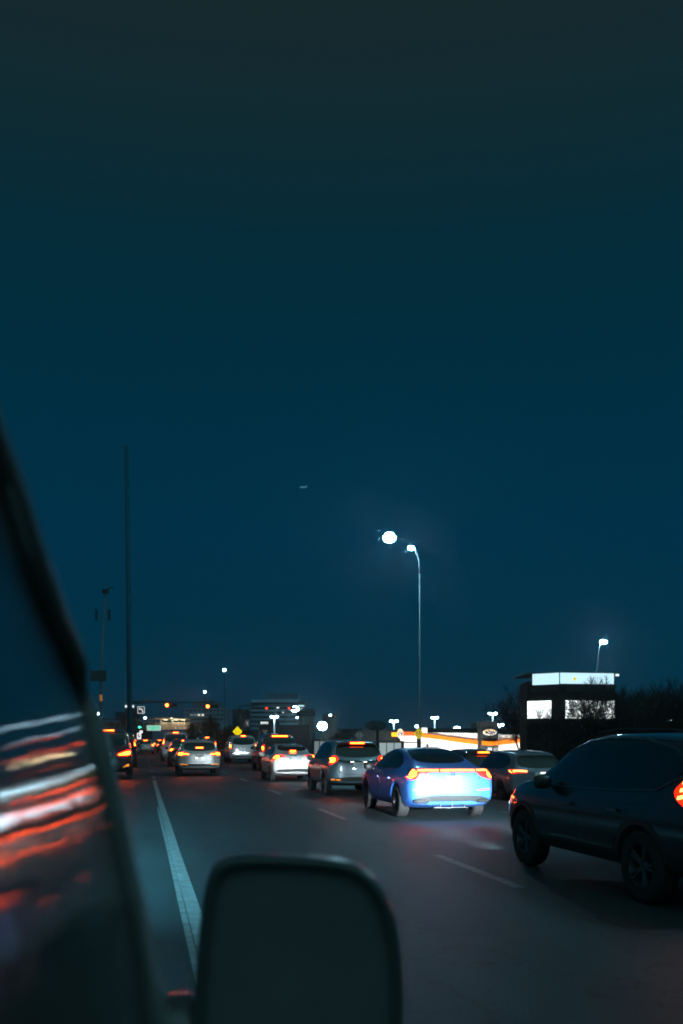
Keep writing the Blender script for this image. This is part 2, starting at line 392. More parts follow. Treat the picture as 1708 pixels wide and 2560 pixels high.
# wheel meshes
def wheel_meshes(r):
    t = MB(); t.lathe([(-.105, r*.62), (-.11, r*.86), (-.10, r*.96), (-.07, r), (.07, r), (.10, r*.96), (.11, r*.86), (.105, r*.62)], n=36)
    tm = t.mesh('tyre')
    for p in tm.polygons: p.use_smooth = True
    tm.materials.append(TYRE)
    q = MB(); q.lathe([(.095, r*.63), (.10, r*.60), (.03, r*.56), (.0, r*.56)], n=36); q.lathe([(.07, .001), (.075, .05), (.06, .07), (.0, .07)], n=16)
    for k in range(10):
        a = 2*math.pi*(k//2)/5 + (.13 if k % 2 else -.13)
        d = Vector((0, math.cos(a), math.sin(a)))
        q.tube([Vector((.055, 0, 0))+d*.03, Vector((.085, 0, 0))+d*r*.58], [.022, .016], 5)
    q.lathe([(-.02, .001), (-.02, r*.55), (-.05, r*.55)], n=24)
    rm = q.mesh('rim'); rm.materials.append(RIMM)
    return tm, rm
WH = {k: wheel_meshes(v[0]['ra']-.02) for k, v in BODY.items()}

# headlamp beams: a low beam with a cut-off just above the horizontal
def beam(name, loc, power, parent, yaw=0, col=(.80, .92, 1), cut=(-.085, 0), fall=(.02, .30, .035), hor=.34, side=0.):
    ld = bpy.data.lights.new(name, 'SPOT'); ld.energy = power; ld.spot_size = math.radians(110); ld.spot_blend = .7
    ld.shadow_soft_size = .05; ld.color = col; ld.use_nodes = True
    t = ld.node_tree; L = t.links; emn = [n for n in t.nodes if n.type == 'EMISSION'][0]
    g = t.nodes.new('ShaderNodeNewGeometry'); s_ = t.nodes.new('ShaderNodeSeparateXYZ'); fl = t.nodes.new('ShaderNodeVectorMath'); fl.operation = 'SCALE'; fl.inputs['Scale'].default_value = -1
    L.new(g.outputs['Incoming'], fl.inputs[0]); L.new(fl.outputs[0], s_.inputs[0])
    # direction turned round: z > 0 below the lamp
    mz = t.nodes.new('ShaderNodeMapRange'); mz.interpolation_type = 'SMOOTHSTEP'
    mz.inputs['From Min'].default_value = cut[0]; mz.inputs['From Max'].default_value = cut[1]; mz.inputs['To Min'].default_value = 0 if cut[0] > 0 else .01
    L.new(s_.outputs['Z'], mz.inputs['Value'])
    mf = t.nodes.new('ShaderNodeMapRange'); mf.interpolation_type = 'SMOOTHSTEP'       # weaker towards the bumper
    mf.inputs['From Min'].default_value = fall[0]; mf.inputs['From Max'].default_value = fall[1]; mf.inputs['To Min'].default_value = 1; mf.inputs['To Max'].default_value = fall[2]
    L.new(s_.outputs['Z'], mf.inputs['Value'])
    ax = t.nodes.new('ShaderNodeMath'); ax.operation = 'ABSOLUTE'; sh = t.nodes.new('ShaderNodeMath'); sh.operation = 'ADD'; sh.inputs[1].default_value = side; L.new(s_.outputs['X'], sh.inputs[0]); L.new(sh.outputs[0], ax.inputs[0])
    mh = t.nodes.new('ShaderNodeMapRange'); mh.interpolation_type = 'SMOOTHSTEP'
    mh.inputs['From Min'].default_value = .02; mh.inputs['From Max'].default_value = hor; mh.inputs['To Min'].default_value = 1; mh.inputs['To Max'].default_value = 0
    L.new(ax.outputs[0], mh.inputs['Value'])
    a = t.nodes.new('ShaderNodeMath'); a.operation = 'MULTIPLY'; L.new(mz.outputs[0], a.inputs[0]); L.new(mf.outputs[0], a.inputs[1])
    b = t.nodes.new('ShaderNodeMath'); b.operation = 'MULTIPLY'; L.new(a.outputs[0], b.inputs[0]); L.new(mh.outputs[0], b.inputs[1])
    L.new(b.outputs[0], emn.inputs['Strength'])
    o = bpy.data.objects.new(name, ld); COL.objects.link(o); o.location = loc; o.rotation_euler = (math.pi/2, 0, yaw); o.parent = parent
    return o

def car(name, kind, x, y, paint, label, cat, lights, sc=(1, 1, 1), z=None, brake=True, cb=None, head=120., detail=True, plate=True, roof=False, group=None, rz=0.):
    P, bme, bvh = BODY[kind]; hw = P['W']/2
    root = empty(name, (x, y, gz(x) if z is None else z), rz, label, cat, group); root.scale = sc
    me = bme.copy(); me.materials[0] = paint; me.materials[1] = BLK
    body = bpy.data.objects.new('body', me); COL.objects.link(body); body.parent = root
    tm, rm = WH[kind]
    for ay in P['ax']:
        for s_ in (-1, 1):
            wo = bpy.data.objects.new('wheel', tm); COL.objects.link(wo); wo.parent = root
            wo.location = (s_*(hw-.125), ay, P['ra']-.02); wo.rotation_euler = (0, 0, 0 if s_ > 0 else math.pi)
            if detail:
                ro = bpy.data.objects.new('rim', rm); COL.objects.link(ro); ro.parent = wo
    pt = lambda n, pts, view, m, **k: patch(n, bvh, pts, view, m, root, **k)
    L = P['L']
    # glazing
    if kind == 'sedan':
        rw = [(-.60, 1.12), (.60, 1.12), (.50, 1.36), (.40, 1.40), (-.40, 1.40), (-.50, 1.36)]
        sw = [(.95, 1.0), (1.35, 1.24), (1.85, 1.345), (2.3, 1.375), (2.75, 1.345), (3.1, 1.22), (3.42, .99), (2.2, .985)]
    elif kind == 'notch':
        rw = [(-.60, 1.16), (.60, 1.16), (.53, 1.36), (.48, 1.40), (-.48, 1.40), (-.53, 1.36)]
        sw = [(.85, 1.02), (1.0, 1.2), (1.35, 1.34), (1.9, 1.39), (2.4, 1.365), (2.75, 1.24), (3.1, 1.0), (2.0, 1.0)]
    elif kind == 'suv':
        rw = [(-.70, 1.14), (.70, 1.14), (.64, 1.45), (.56, 1.53), (-.56, 1.53), (-.64, 1.45)]
        sw = [(.42, 1.30), (.75, 1.50), (1.3, 1.585), (2.0, 1.60), (2.5, 1.565), (2.85, 1.43), (3.2, 1.14), (3.1, 1.07), (1.5, 1.09), (.8, 1.12)]
    else:
        rw = [(-.76, 1.24), (.76, 1.24), (.72, 1.64), (.66, 1.74), (-.66, 1.74), (-.72, 1.64)]
        sw = [(.30, 1.20), (.34, 1.72), (1.2, 1.80), (2.2, 1.81), (2.9, 1.76), (3.3, 1.50), (3.55, 1.2), (3.4, 1.13)]
    pt('rear_window', rw, 'rear', GLASS, rnd=2)
    pt('side_window', sw, 'left', GLASS, rnd=2); pt('side_window', sw, 'right', GLASS, rnd=2)
    wsd = {'sedan': [(-.66, 1.08), (.66, 1.08), (.56, 1.38), (-.56, 1.38)], 'notch': [(-.64, 1.1), (.64, 1.1), (.55, 1.40), (-.55, 1.40)],
           'suv': [(-.70, 1.2), (.70, 1.2), (.60, 1.60), (-.60, 1.60)], 'van': [(-.76, 1.3), (.76, 1.3), (.7, 1.83), (-.7, 1.83)]}[kind]
    pt('windscreen', wsd, 'front', GLASS, rnd=1, step=.12)
    # lower bumper trim
    zb = P['zb'] + .09
    pt('bumper_trim', [(-hw*.80, zb), (hw*.80, zb), (hw*.84, zb+.13), (hw*.6, zb+.20), (-hw*.6, zb+.20), (-hw*.84, zb+.13)], 'rear', BLK, rnd=1)
    hz = .70 if kind != 'van' else .85
    for s_ in (-1, 1):
        hp = [(.44, hz-.05), (.86*hw, hz+.02), (.88*hw, hz+.09), (.46, hz+.05)]
        h = pt('headlight', hp if s_ > 0 else mirror(hp), 'front', HEADL, rnd=1)
        if head: beam('headlight_beam', (s_*.68, L+.03, hz), head, h, **(dict(hor=.22, side=.05) if head > 2000 else {}))
    # tail lights
    if callable(lights): lights(pt, root, P)
    if cb:
        cw, cz, cy = cb
        m_ = MB(); m_.box(-cw/2, cw/2, cy-.02, cy+.015, cz-.016, cz+.016); c1 = build('brake_light', m_, CORE, root)
        m_ = MB(); m_.box(-cw/2-.02, cw/2+.02, cy-.012, cy+.03, cz-.03, cz+.03); build('lamp_lens', m_, LENS, c1)
    if plate:
        pz = {'sedan': .80, 'notch': .90, 'suv': .94, 'van': .95}[kind]
        h = bvh.ray_cast(Vector((0, -3, pz)), Vector((0, 1, 0)))[0].y
        m_ = MB(); m_.box(-.155, .155, h-.018, h+.01, pz-.078, pz+.078); po = build('number_plate', m_, PLATE, root)
    if detail:
        for s_ in (-1, 1):
            vw = 'left' if s_ < 0 else 'right'
            zs = {'sedan': .80, 'notch': .82, 'suv': .88, 'van': .9}[kind]; ys = {'sedan': (1.55, 2.55), 'notch': (1.4, 2.35), 'suv': (1.35, 2.35), 'van': (1.6, 3.0)}[kind]
            for yy in ys:
                hh = bvh.ray_cast(Vector((4*s_, yy, zs)), Vector((-s_, 0, 0)))[0].x
                m_ = MB(); m_.box(min(hh, hh+s_*.035), max(hh, hh+s_*.035), yy, yy+.2, zs-.014, zs+.014); build('door_handle', m_, paint, root)
                pt('door_gap', line_poly([(yy-.10, .38), (yy-.12, zs+.1)], .008), vw, BLK, off=.002, rnd=0, step=.1)
            zm = {'sedan': 1.0, 'notch': 1.02, 'suv': 1.10, 'van': 1.18}[kind]; ym = {'sedan': 3.2, 'notch': 2.85, 'suv': 2.95, 'van': 3.3}[kind]
            m_ = MB(); m_.ell((s_*(hw+.06), ym, zm), (.11, .07, .085), p=.75); mo = build('wing_mirror', m_, paint if kind == 'notch' else BLK, root, True)
            m_ = MB(); m_.cbox(s_*(hw-.05), ym+.02, zm-.05, .16, .05, .03); build('mirror_arm', m_, BLK, mo)
        # lid gaps
    return root, pt, bvh

RUNIT = []
def grow_pts(pts, f):
    cx = sum(p[0] for p in pts)/len(pts); cz = sum(p[1] for p in pts)/len(pts)
    return [(cx+(a-cx)*f, cz+(b-cz)*f) for a, b in pts]
def pair(pt, name, pts, m, sub=None, subm=None, view='rear', **k):
    cl = lambda q: [(min(a, .885), b) for a, b in q]
    pts = cl(grow_pts(pts, 1.12))
    if sub: sub = [cl(grow_pts(q, 1.25)) for q in sub]
    for s_ in (-1, 1):
        o = pt(name, pts if s_ > 0 else mirror(pts), view, m, **k)
        if sub:
            for q in sub:
                c = pt('lamp_core', q if s_ > 0 else mirror(q), view, subm or CORE, off=.016, **{a: b for a, b in k.items() if a != 'off'}); c.parent = o
    return o

# --- paints
BLUE = mat('blue_metallic', (.035, .14, .46), .42, metal=.1, coat=.35, var=.05, vscale=300)
WHITE = mat('pearl_white', (.74, .70, .66), .3, coat=1, var=.02)
GREY = mat('grey_blue_metallic', (.16, .22, .25), .3, metal=.3, coat=1, var=.05, vscale=300)
BLACKP = mat('black_gloss', (.012, .016, .019), .22, coat=1, var=.02)
SILVER = mat('silver_metallic', (.40, .41, .39), .32, metal=.35, coat=.8, var=.05, vscale=300)
DARKRED = mat('dark_maroon', (.05, .02, .03), .3, coat=1)
CHARC = mat('charcoal_metallic', (.05, .055, .065), .3, metal=.3, coat=1)
LILAC = mat('pale_grey_metallic', (.22, .22, .26), .35, metal=.3, coat=.8)

# --- the blue saloon with a light bar
def L_blue(pt, root, P):
    pair(pt, 'tail_light', [(.53, .97), (.78, 1.005), (.95, .98), (.93, .86), (.86, .80), (.72, .84), (.56, .90)], LENSDIM,
         [[(.74, .965), (.90, .955), (.91, .88), (.83, .84), (.76, .89)]], CORE, rnd=1, step=.05)
    o = pt('light_bar', line_poly([(-.78, .982), (-.5, .985), (-.2, .987), (0, .988), (.2, .987), (.5, .985), (.78, .982)], .05), 'rear', LENSDIM, rnd=0, off=.012)
    for a, b in ((-.76, -.29), (-.25, .46), (.50, .78)):
        c = pt('lamp_core', line_poly([(a, .985), ((a+b)/2, .989), (b, .985)], .022), 'rear', em('light_bar_core', (1, .10, .02), 24, (.3, .01, .01)), rnd=0, off=.02); c.parent = o
    # boot lid seam, exhausts, diffuser, reflectors, badge
    pt('boot_seam', line_poly([(-.58, .96), (-.55, .80), (-.46, .68), (-.35, .645), (.35, .645), (.46, .68), (.55, .80), (.58, .96)], .009), 'rear', BLK, rnd=0, off=.002, step=.1)
    for s_ in (-1, 1):
        q = [(.50, .335), (.80, .35), (.80, .43), (.50, .415)]
        t = pt('exhaust_finisher', q if s_ > 0 else mirror(q), 'rear', CHROME, rnd=1, off=.02)
        q = [(.53, .355), (.77, .368), (.77, .412), (.53, .40)]
        c = pt('tailpipe', q if s_ > 0 else mirror(q), 'rear', BLK, rnd=1, off=.026); c.parent = t
        q = [(.52, .585), (.80, .60), (.80, .625), (.52, .61)]
        pt('reflector', q if s_ > 0 else mirror(q), 'rear', mat('red_reflector', (.5, .06, .06), .3), rnd=0)
        m_ = MB(); m_.ell((s_*.62, .02, .52), (.022, .02, .022), 8, 6); build('parking_sensor', m_, BLUE, root)
    m_ = MB(); m_.box(-.36, .36, .10, .16, .235, .255); build('lower_lip', m_, CHROME, root)
    for k in (-.25, 0, .25): m_ = MB(); m_.box(k-.008, k+.008, .02, .1, .26, .38); build('diffuser_fin', m_, BLK, root)
    m_ = MB(); m_.add([], [])
    for sx in (-1, 1): m_.tube([(sx*.028, -.02, .895), (sx*.034, -.005, .955)], .006, 6)
    m_.box(-.03, .03, -.022, -.008, .918, .930)
    m_.tube([(.05*math.cos(t), -.01, .925+.042*math.sin(t)) for t in [k*math.pi/8 for k in range(17)]], .003, 5)
    build('badge', m_, CHROME, root)
    m_ = MB(); m_.prism([(-.012, 1.45), (.012, 1.45), (.004, 1.51), (-.004, 1.51)], 1.75, 1.9); build('roof_antenna', m_, BLUE, root)
blue, ptb, bvb = car('saloon_car', 'sedan', 6.09, 19.07, BLUE, 'blue saloon with a full width red light bar, rear lit white by headlights', 'car', L_blue, head=120)
# --- gray crossover
def L_grey(pt, root, P):
    pair(pt, 'tail_light', [(.60, 1.10), (.72, 1.20), (.86, 1.12), (.90, .98), (.84, .92), (.68, 1.02)], LENSDIM,
         [[(.72, 1.13), (.84, 1.10), (.86, 1.02), (.77, 1.0), (.71, 1.05)]], rnd=1, step=.05)
    pt('garnish', line_poly([(-.62, 1.06), (-.3, 1.0), (.3, 1.0), (.62, 1.06)], .05), 'rear', BLK, rnd=0)
    m_ = MB(); m_.box(-.36, .36, -.05, .03, 1.02, 1.045); c = build('plate_lamp_bar', m_, BLK, root)
    for s_ in (-1, 1): 
        m_ = MB(); m_.cbox(s_*.2, -.035, 1.014, .10, .02, .012); q = build('plate_lamp', m_, LICL, c)
        pt('reflector', line_poly([(s_*.55, .47), (s_*.82, .49)], .035), 'rear', AMBER, rnd=0)
    pt('tailgate_seam', line_poly([(-.66, .92), (-.60, .70), (-.4, .64), (.4, .64), (.60, .70), (.66, .92)], .009), 'rear', BLK, rnd=0, off=.002, step=.1)
    m_ = MB(); m_.box(-.62, .62, .19, .42, 1.60, 1.63); build('spoiler', m_, GREY, root)
    m_ = MB(); m_.prism([(-.012, 1.68), (.012, 1.68), (.004, 1.75), (-.004, 1.75)], .9, 1.05); build('roof_antenna', m_, GREY, root)
car('crossover_car', 'suv', 6.1, 27.95, GREY, 'blue-grey crossover with lit number plate, ahead of the blue saloon', 'car', L_grey, sc=(.955, .94, .96), cb=(.42, 1.575, .19), head=1500)
# --- white saloon
def L_white(pt, root, P):
    pair(pt, 'tail_light', [(.34, .99), (.66, 1.03), (.84, 1.02), (.87, .90), (.78, .84), (.64, .90), (.52, .96)], LENSDIM,
         [[(.62, .98), (.80, 1.0), (.82, .92), (.72, .875), (.64, .92)]], rnd=1, step=.05)
    pt('boot_seam', line_poly([(-.57, .90), (-.52, .72), (.52, .72), (.57, .90)], .009), 'rear', BLK, rnd=0, off=.002, step=.1)
    pt('plate_recess', [(-.24, .81), (.24, .81), (.24, .99), (-.24, .99)], 'rear', mat('white_recess', (.5, .47, .45), .4), rnd=0, off=.004)
    m_ = MB(); m_.ell((0, -.012, 1.035), (.045, .012, .03)); build('badge', m_, CHROME, root, True)
car('saloon_car', 'notch', 5.78, 37.9, WHITE, 'white saloon with amber-red tail lights behind the dark minivan', 'car', L_white, cb=(.22, 1.175, .62), head=300)
# --- dark minivan
def L_van(pt, root, P):
    pair(pt, 'tail_light', [(.78, 1.36), (.86, 1.38), (.93, 1.30), (.95, 1.02), (.80, 1.04)], LENSDIM,
         [[(.83, 1.26), (.91, 1.25), (.92, 1.1), (.84, 1.11)]], rnd=1, step=.05)
    for s_ in (-1, 1): pt('reflector', line_poly([(s_*.6, .5), (s_*.85, .52)], .05), 'rear', LENS, rnd=0)  # reflectors set glowing like the lamp lenses
car('minivan', 'van', 6.93, 50.6, DARKRED, 'dark minivan with a wide high brake light, ahead of the white saloon', 'car', L_van, cb=(.8, 1.80, .1), head=260)
# --- pickup-like silver vehicle
def L_pick(pt, root, P):
    pair(pt, 'tail_light', [(.82, 1.30), (.92, 1.30), (.94, 1.0), (.83, 1.0)], LENS, [[(.84, 1.24), (.91, 1.24), (.92, 1.08), (.85, 1.08)]], rnd=0, step=.05)
    pt('chrome_bumper', [(-.85, .62), (.85, .62), (.85, .78), (-.85, .78)], 'rear', CHROME, rnd=0, off=.03)
    pt('tailgate_seam', line_poly([(-.8, 1.12), (.8, 1.12)], .02), 'rear', BLK, rnd=0, off=.01)
car('sport_utility_car', 'van', 6.75, 67.5, SILVER, 'tall silver utility vehicle with chrome rear bumper, left of the dark minivan', 'car', L_pick, cb=(.3, 1.84, .1), head=260, sc=(1, 1, 1.02))
# --- silver hatch in the next lane
def L_silv(pt, root, P):
    pair(pt, 'tail_light', [(.46, 1.01), (.70, 1.10), (.88, 1.08), (.90, .96), (.74, .94)], LENSDIM,
         [[(.70, 1.05), (.84, 1.05), (.86, .98), (.74, .97)], [(.48, 1.015), (.68, 1.03), (.68, 1.01), (.48, 1.0)]], rnd=0, step=.05)
    for s_ in (-1, 1): pt('reflector', line_poly([(s_*.5, .53), (s_*.82, .55)], .03), 'rear', AMBER, rnd=0)
    for s_ in (-1, 1):
        m_ = MB(); m_.cbox(s_*.12, -.03, .83, .08, .02, .02); build('plate_lamp', m_, LICL, root)
    pt('tailgate_seam', line_poly([(-.66, .92), (-.60, .66), (.60, .66), (.66, .92)], .009), 'rear', BLK, rnd=0, off=.002, step=.1)
car('hatchback_car', 'suv', 2.5, 44.4, SILVER, 'silver hatchback alone in the middle lane, nearest there, dirty rear', 'car', L_silv, cb=(.30, 1.30, .05), head=260, sc=(1.03, 1, .97))
def L_gen(pt, root, P):
    if P['H'] > 1.8: pair(pt, 'tail_light', [(.80, 1.46), (.93, 1.40), (.95, 1.08), (.82, 1.10)], LENS, [[(.83, 1.36), (.91, 1.34), (.92, 1.18), (.84, 1.18)]], rnd=0, step=.08)
    else: pair(pt, 'tail_light', [(.62, 1.06), (.86, 1.12), (.90, .96), (.68, .94)], LENS, [[(.70, 1.05), (.84, 1.06), (.86, .98), (.74, .97)]], rnd=0, step=.08)
car('hatchback_car', 'suv', 2.5, 60.2, CHARC, 'dark hatchback mostly hidden in front of the silver hatchback', 'car', L_gen, cb=(.3, 1.56, .2), head=260)
car('passenger_van', 'van', 2.4, 73.0, mat('pale_van_paint', (.35, .35, .38), .35, coat=.8), 'tall pale van towering beyond the silver hatchback in the middle lane', 'van', L_gen, cb=(.35, 1.84, .08), head=260, sc=(1.02, 1, 1.16))
car('sport_utility_car', 'van', 6.3, 99.0, BLACKP, 'dark utility vehicle between the silver hatchback and the tall silver one', 'car', L_gen, cb=(.35, 1.84, .08), head=260)
# --- our own lane
def L_jeep(pt, root, P):
    pair(pt, 'tail_light', [(.42, .98), (.80, 1.12), (.94, 1.1), (.95, .93), (.80, .90), (.44, .91)], LENS,
         [[(.50, .96), (.80, 1.05), (.92, 1.03), (.92, .96), (.80, .94), (.5, .93)]], rnd=0, step=.05)
    pair(pt, 'reflector', [(.62, .46), (.84, .50), (.86, .56), (.80, .58)], AMBER, rnd=0)
car('sport_utility_car', 'van', -1.37, 41.5, DARKRED, 'dark red tall utility vehicle right beside the window pillar', 'car', L_jeep, cb=(.5, 1.86, .08), head=260, sc=(1, 1, 1.07))
car('sport_utility_car', 'van', -1.25, 58.5, BLACKP, 'black tall vehicle directly ahead of the dark red one by the pillar', 'car', L_gen, cb=(.35, 1.84, .08), head=260, sc=(1, 1, 1.07))
# --- right-hand lower lane
def L_lblk(pt, root, P):
    pair(pt, 'tail_light', [(.80, 1.28), (.88, 1.28), (.93, 1.0), (.92, .80), (.78, .84)], LENSDIM, [[(.83, 1.22), (.87, 1.2), (.90, 1.1), (.84, 1.1)], [(.80, .97), (.91, .96), (.91, .86), (.80, .87)]], rnd=0, step=.05)
car('sport_utility_car', 'suv', 12.45, 35.1, BLACKP, 'black utility vehicle half hidden behind the blue saloon, one brake light high', 'car', L_lblk, cb=(.42, 1.56, .16), head=120, z=-.42)
def L_rav(pt, root, P):
    pair(pt, 'tail_light', [(.42, 1.06), (.72, 1.09), (.90, 1.10), (.90, .96), (.74, 1.0), (.44, 1.01)], LENSDIM,
         [[(.45, 1.065), (.74, 1.08), (.74, 1.045), (.45, 1.03)], [(.74, 1.075), (.84, 1.06), (.84, 1.01), (.76, 1.03)]], mat('lamp_core_soft', (.3, .02, .01), .4, emit=(1, .25, .05), es=9), rnd=0, step=.05)
    m_ = MB(); m_.cbox(.10, -.03, 1.0, .14, .03, .02); build('plate_lamp', m_, LICL, root)
    pt('lower_cladding', [(-.62, .40), (.62, .40), (.72, .56), (.5, .72), (-.5, .72), (-.72, .56)], 'rear', BLK, rnd=1, off=.01)
    pt('plate_recess', [(-.36, .78), (.36, .78), (.30, 1.0), (-.30, 1.0)], 'rear', LILAC, rnd=1, off=.003)
car('sport_utility_car', 'suv', 11.9, 28.6, LILAC, 'pale grey utility vehicle with thin amber tail lights, farthest right lane', 'car', L_rav, head=200, z=-.40)

# --- large black crossover, right foreground
def L_blk(pt, root, P):
    for v_ in ('rear',):
        pair(pt, 'tail_light', [(.70, 1.05), (.74, 1.36), (.84, 1.28), (.91, 1.14), (.92, .98), (.84, .96)], LENSDIM,
             [[(.76, 1.24), (.83, 1.20), (.87, 1.12), (.80, 1.12)], [(.80, 1.09), (.88, 1.08), (.90, 1.0), (.84, 1.0)]], mat('lamp_core_soft', (.3, .02, .01), .4, emit=(1, .25, .05), es=9), rnd=1, step=.05)
    for vw in ('left', 'right'):
        l_ = pt('tail_light', [(.22, 1.32), (.34, 1.27), (.50, 1.17), (.52, 1.10), (.36, 1.0), (.22, .98)], vw, LENS, rnd=1, step=.04)
        for zc in (1.21, 1.14, 1.07):
            c = pt('lamp_core', line_poly([(.25, zc+.02), (.34, zc+.01), (.43, zc-.01)], .03), vw, mat('lamp_core_soft', (.3, .02, .01), .4, emit=(1, .25, .05), es=9), rnd=0, off=.014, step=.04); c.parent = l_
        pt('window_trim', line_poly([(.40, 1.29), (.8, 1.115), (1.5, 1.078), (2.4, 1.063), (3.12, 1.055)], .022), vw, mat('satin_trim', (.2, .22, .23), .3, metal=.9), rnd=0, off=.012, step=.08)
        pt('window_trim', line_poly([(.40, 1.31), (.52, 1.43), (.75, 1.518), (1.3, 1.605), (2.0, 1.622), (2.5, 1.588), (2.87, 1.45)], .018), vw, MATS['satin_trim'], rnd=0, off=.012, step=.08)
        pt('sill_trim', line_poly([(1.42, .40), (3.2, .38)], .10), vw, BLK, rnd=0, off=.02)
        pt('body_crease', line_poly([(.9, .98), (2.0, .95), (3.3, .93)], .012), vw, BLACKP, rnd=0, off=.012)
        pt('side_marker', line_poly([(4.02, .84), (4.14, .85)], .025), vw, mat('amber_marker', (.6, .2, .02), .3, emit=(1, .25, .04), es=3), rnd=0, off=.01, step=.04)
        for ay in P['ax']:
            pt('arch_cladding', line_poly([(ay+.435*math.cos(t), .36+.435*math.sin(t)) for t in [math.radians(a) for a in range(4, 180, 11)]], .055), vw, BLK, rnd=0, off=.012, step=.1)
    m_ = MB()
    for s_ in (-1, 1): m_.tube([(s_*.60, .62, 1.665), (s_*.60, .9, 1.70), (s_*.60, 1.8, 1.72), (s_*.59, 2.35, 1.69)], .014, 6)
    build('roof_rail', m_, BLK, root)
    m_ = MB(); m_.tube([(-.45, .92, 1.67), (-.45, .80, 1.80)], .006, 5); build('roof_antenna', m_, BLK, root)
car('crossover_car', 'suv', 5.70, 7.9, BLACKP, 'large black crossover in the right foreground, seen from its side', 'car', L_blk, cb=None, head=13000, sc=(1, 1.135, 1))

# --- far traffic: small cars queueing beyond the lights
proto, _, _ = car('queued_car', 'notch', .6, 130, CHARC, 'tiny far car queueing beyond the median sign', 'car', L_gen, cb=(.3, 1.18, .6), head=0, detail=False)
tag(proto, group='far queue of cars under the footbridge')
protov, _, _ = car('queued_car', 'suv', 2.6, 152, SILVER, 'tiny far pale hatchback in the queue', 'car', L_gen, cb=(.4, 1.56, .2), head=0, detail=False)
tag(protov, group='far queue of cars under the footbridge')
FAR = [(-1.2, 118), (-1.0, 140), (2.7, 126), (-.6, 175), (2.9, 188), (.9, 210), (3.6, 230), (6.4, 150), (6.8, 185), (-1.2, 235), (1.6, 260), (4.4, 275), (-.4, 300), (.4, 112), (2.2, 168), (-.9, 158), (1.4, 196), (3.0, 214), (.2, 248), (5.4, 205)]
for i, (x, y) in enumerate(FAR):
    o = copy_tree(protov if i % 3 == 1 else proto); o.location = (x, y, 0)
ql = ['dark far car in the queue, at the left, just past the median sign', 'pale far hatchback second from the left in the queue'] + [None]*13
for i, o in enumerate([o for o in COL.objects if o.name.startswith('queued_car')]):
    o['label'] = "far queueing car showing little more than red lights, under the footbridge"


# ------------------------------------------------------------------ our own car: window, pillar, mirror
own = empty('camera_car', (-1.0, 0.4, 0), 0, 'dark car the view is taken from: side window, pillar and door mirror', 'car')
def OW(x, y, z): return (x + 1.0, y - .4, z)         # world to this car's own space
TAU = math.tan(math.radians(17)); PX = -.045
def plane_x(z): return PX - (z - CAMH) * TAU
# pillar centre line in (y, z), as seen against the pane
PR = []
def pil(u, v, hw_):
    d = W(u, v, 1.0) - Vector((0, 0, CAMH)); t = (PX + .006) / (d.x + d.z*TAU)
    PR.append(hw_*t/FPX); return (d.y*t, CAMH + d.z*t)
PIL = [pil(-70, 1000, 50), pil(-45, 1065, 50), pil(10, 1200, 48), pil(72, 1385, 44), pil(135, 1545, 38), pil(187, 1664, 34), pil(238, 1819, 29), pil(269, 1950, 26), pil(298, 2077, 25), pil(339, 2267, 27), pil(374, 2474, 34), pil(392, 2620, 38)]
def gloss_glass():
    m = bpy.data.materials.new('window_pane'); m.use_nodes = True; t = m.node_tree; b = t.nodes['Principled BSDF']; L = t.links
    b.inputs['Base Color'].default_value = (.012, .014, .016, 1); b.inputs['Roughness'].default_value = .03; b.inputs['IOR'].default_value = 2.6
    tcn = t.nodes.new('ShaderNodeTexCoord'); mp = t.nodes.new('ShaderNodeMapping'); mp.inputs['Scale'].default_value = (1, .35, 3.2)
    L.new(tcn.outputs['Object'], mp.inputs[0]); n = t.nodes.new('ShaderNodeTexNoise'); n.inputs['Scale'].default_value = 3.0; n.inputs['Detail'].default_value = 2.5
    L.new(mp.outputs[0], n.inputs['Vector']); bb = t.nodes.new('ShaderNodeBump'); bb.inputs['Strength'].default_value = 1; bb.inputs['Distance'].default_value = .0035
    L.new(n.outputs['Fac'], bb.inputs['Height']); L.new(bb.outputs[0], b.inputs['Normal'])
    b.inputs['Roughness'].default_value = .035
    mp2 = t.nodes.new('ShaderNodeMapping'); mp2.inputs['Scale'].default_value = (1, 9, 3.2); L.new(tcn.outputs['Object'], mp2.inputs[0])
    n2 = t.nodes.new('ShaderNodeTexNoise'); n2.inputs['Scale'].default_value = 6; n2.inputs['Detail'].default_value = 3; L.new(mp2.outputs[0], n2.inputs['Vector'])
    b2 = t.nodes.new('ShaderNodeBump'); b2.inputs['Strength'].default_value = 1; b2.inputs['Distance'].default_value = .0012
    L.new(n2.outputs['Fac'], b2.inputs['Height']); L.new(bb.outputs[0], b2.inputs['Normal']); L.new(b2.outputs[0], b.inputs['Normal'])
    return m
PANE = gloss_glass()
m_ = MB(); cols = 40
vs = []; fs = []
for j in range(cols+1):
    z = PIL[-1][1] + (PIL[0][1] - PIL[-1][1])*j/cols
    # forward limit follows the pillar
    yf = None
    for (a, b) in zip(PIL[:-1], PIL[1:]):
        if b[1] <= z <= a[1]: yf = a[0] + (b[0]-a[0])*(a[1]-z)/(a[1]-b[1])
    if yf is None: yf = PIL[0][0] if z > PIL[0][1] else PIL[-1][0]
    for i in range(13):
        y = .05 + (yf - .05)*i/12
        x = plane_x(z) - .02*((z-1.5)**2)*0
        vs.append(OW(x, y, z))
n = 13
for j in range(cols):
    for i in range(n-1): fs.append((j*n+i, j*n+i+1, (j+1)*n+i+1, (j+1)*n+i))
m_.add(vs, fs)
o = build('side_window', m_, PANE, own, True)
sd = o.modifiers.new('thick', 'SOLIDIFY'); sd.thickness = .005; sd.offset = 0
TRIMG = mat('pillar_gloss', (.075, .085, .08), .5, spec=.25)
TRIMR = mat('pillar_rubber', (.09, .095, .09), .6)
m_ = MB(); m_.tube([OW(plane_x(z)+.006, y, z) for y, z in PIL], PR, 16)
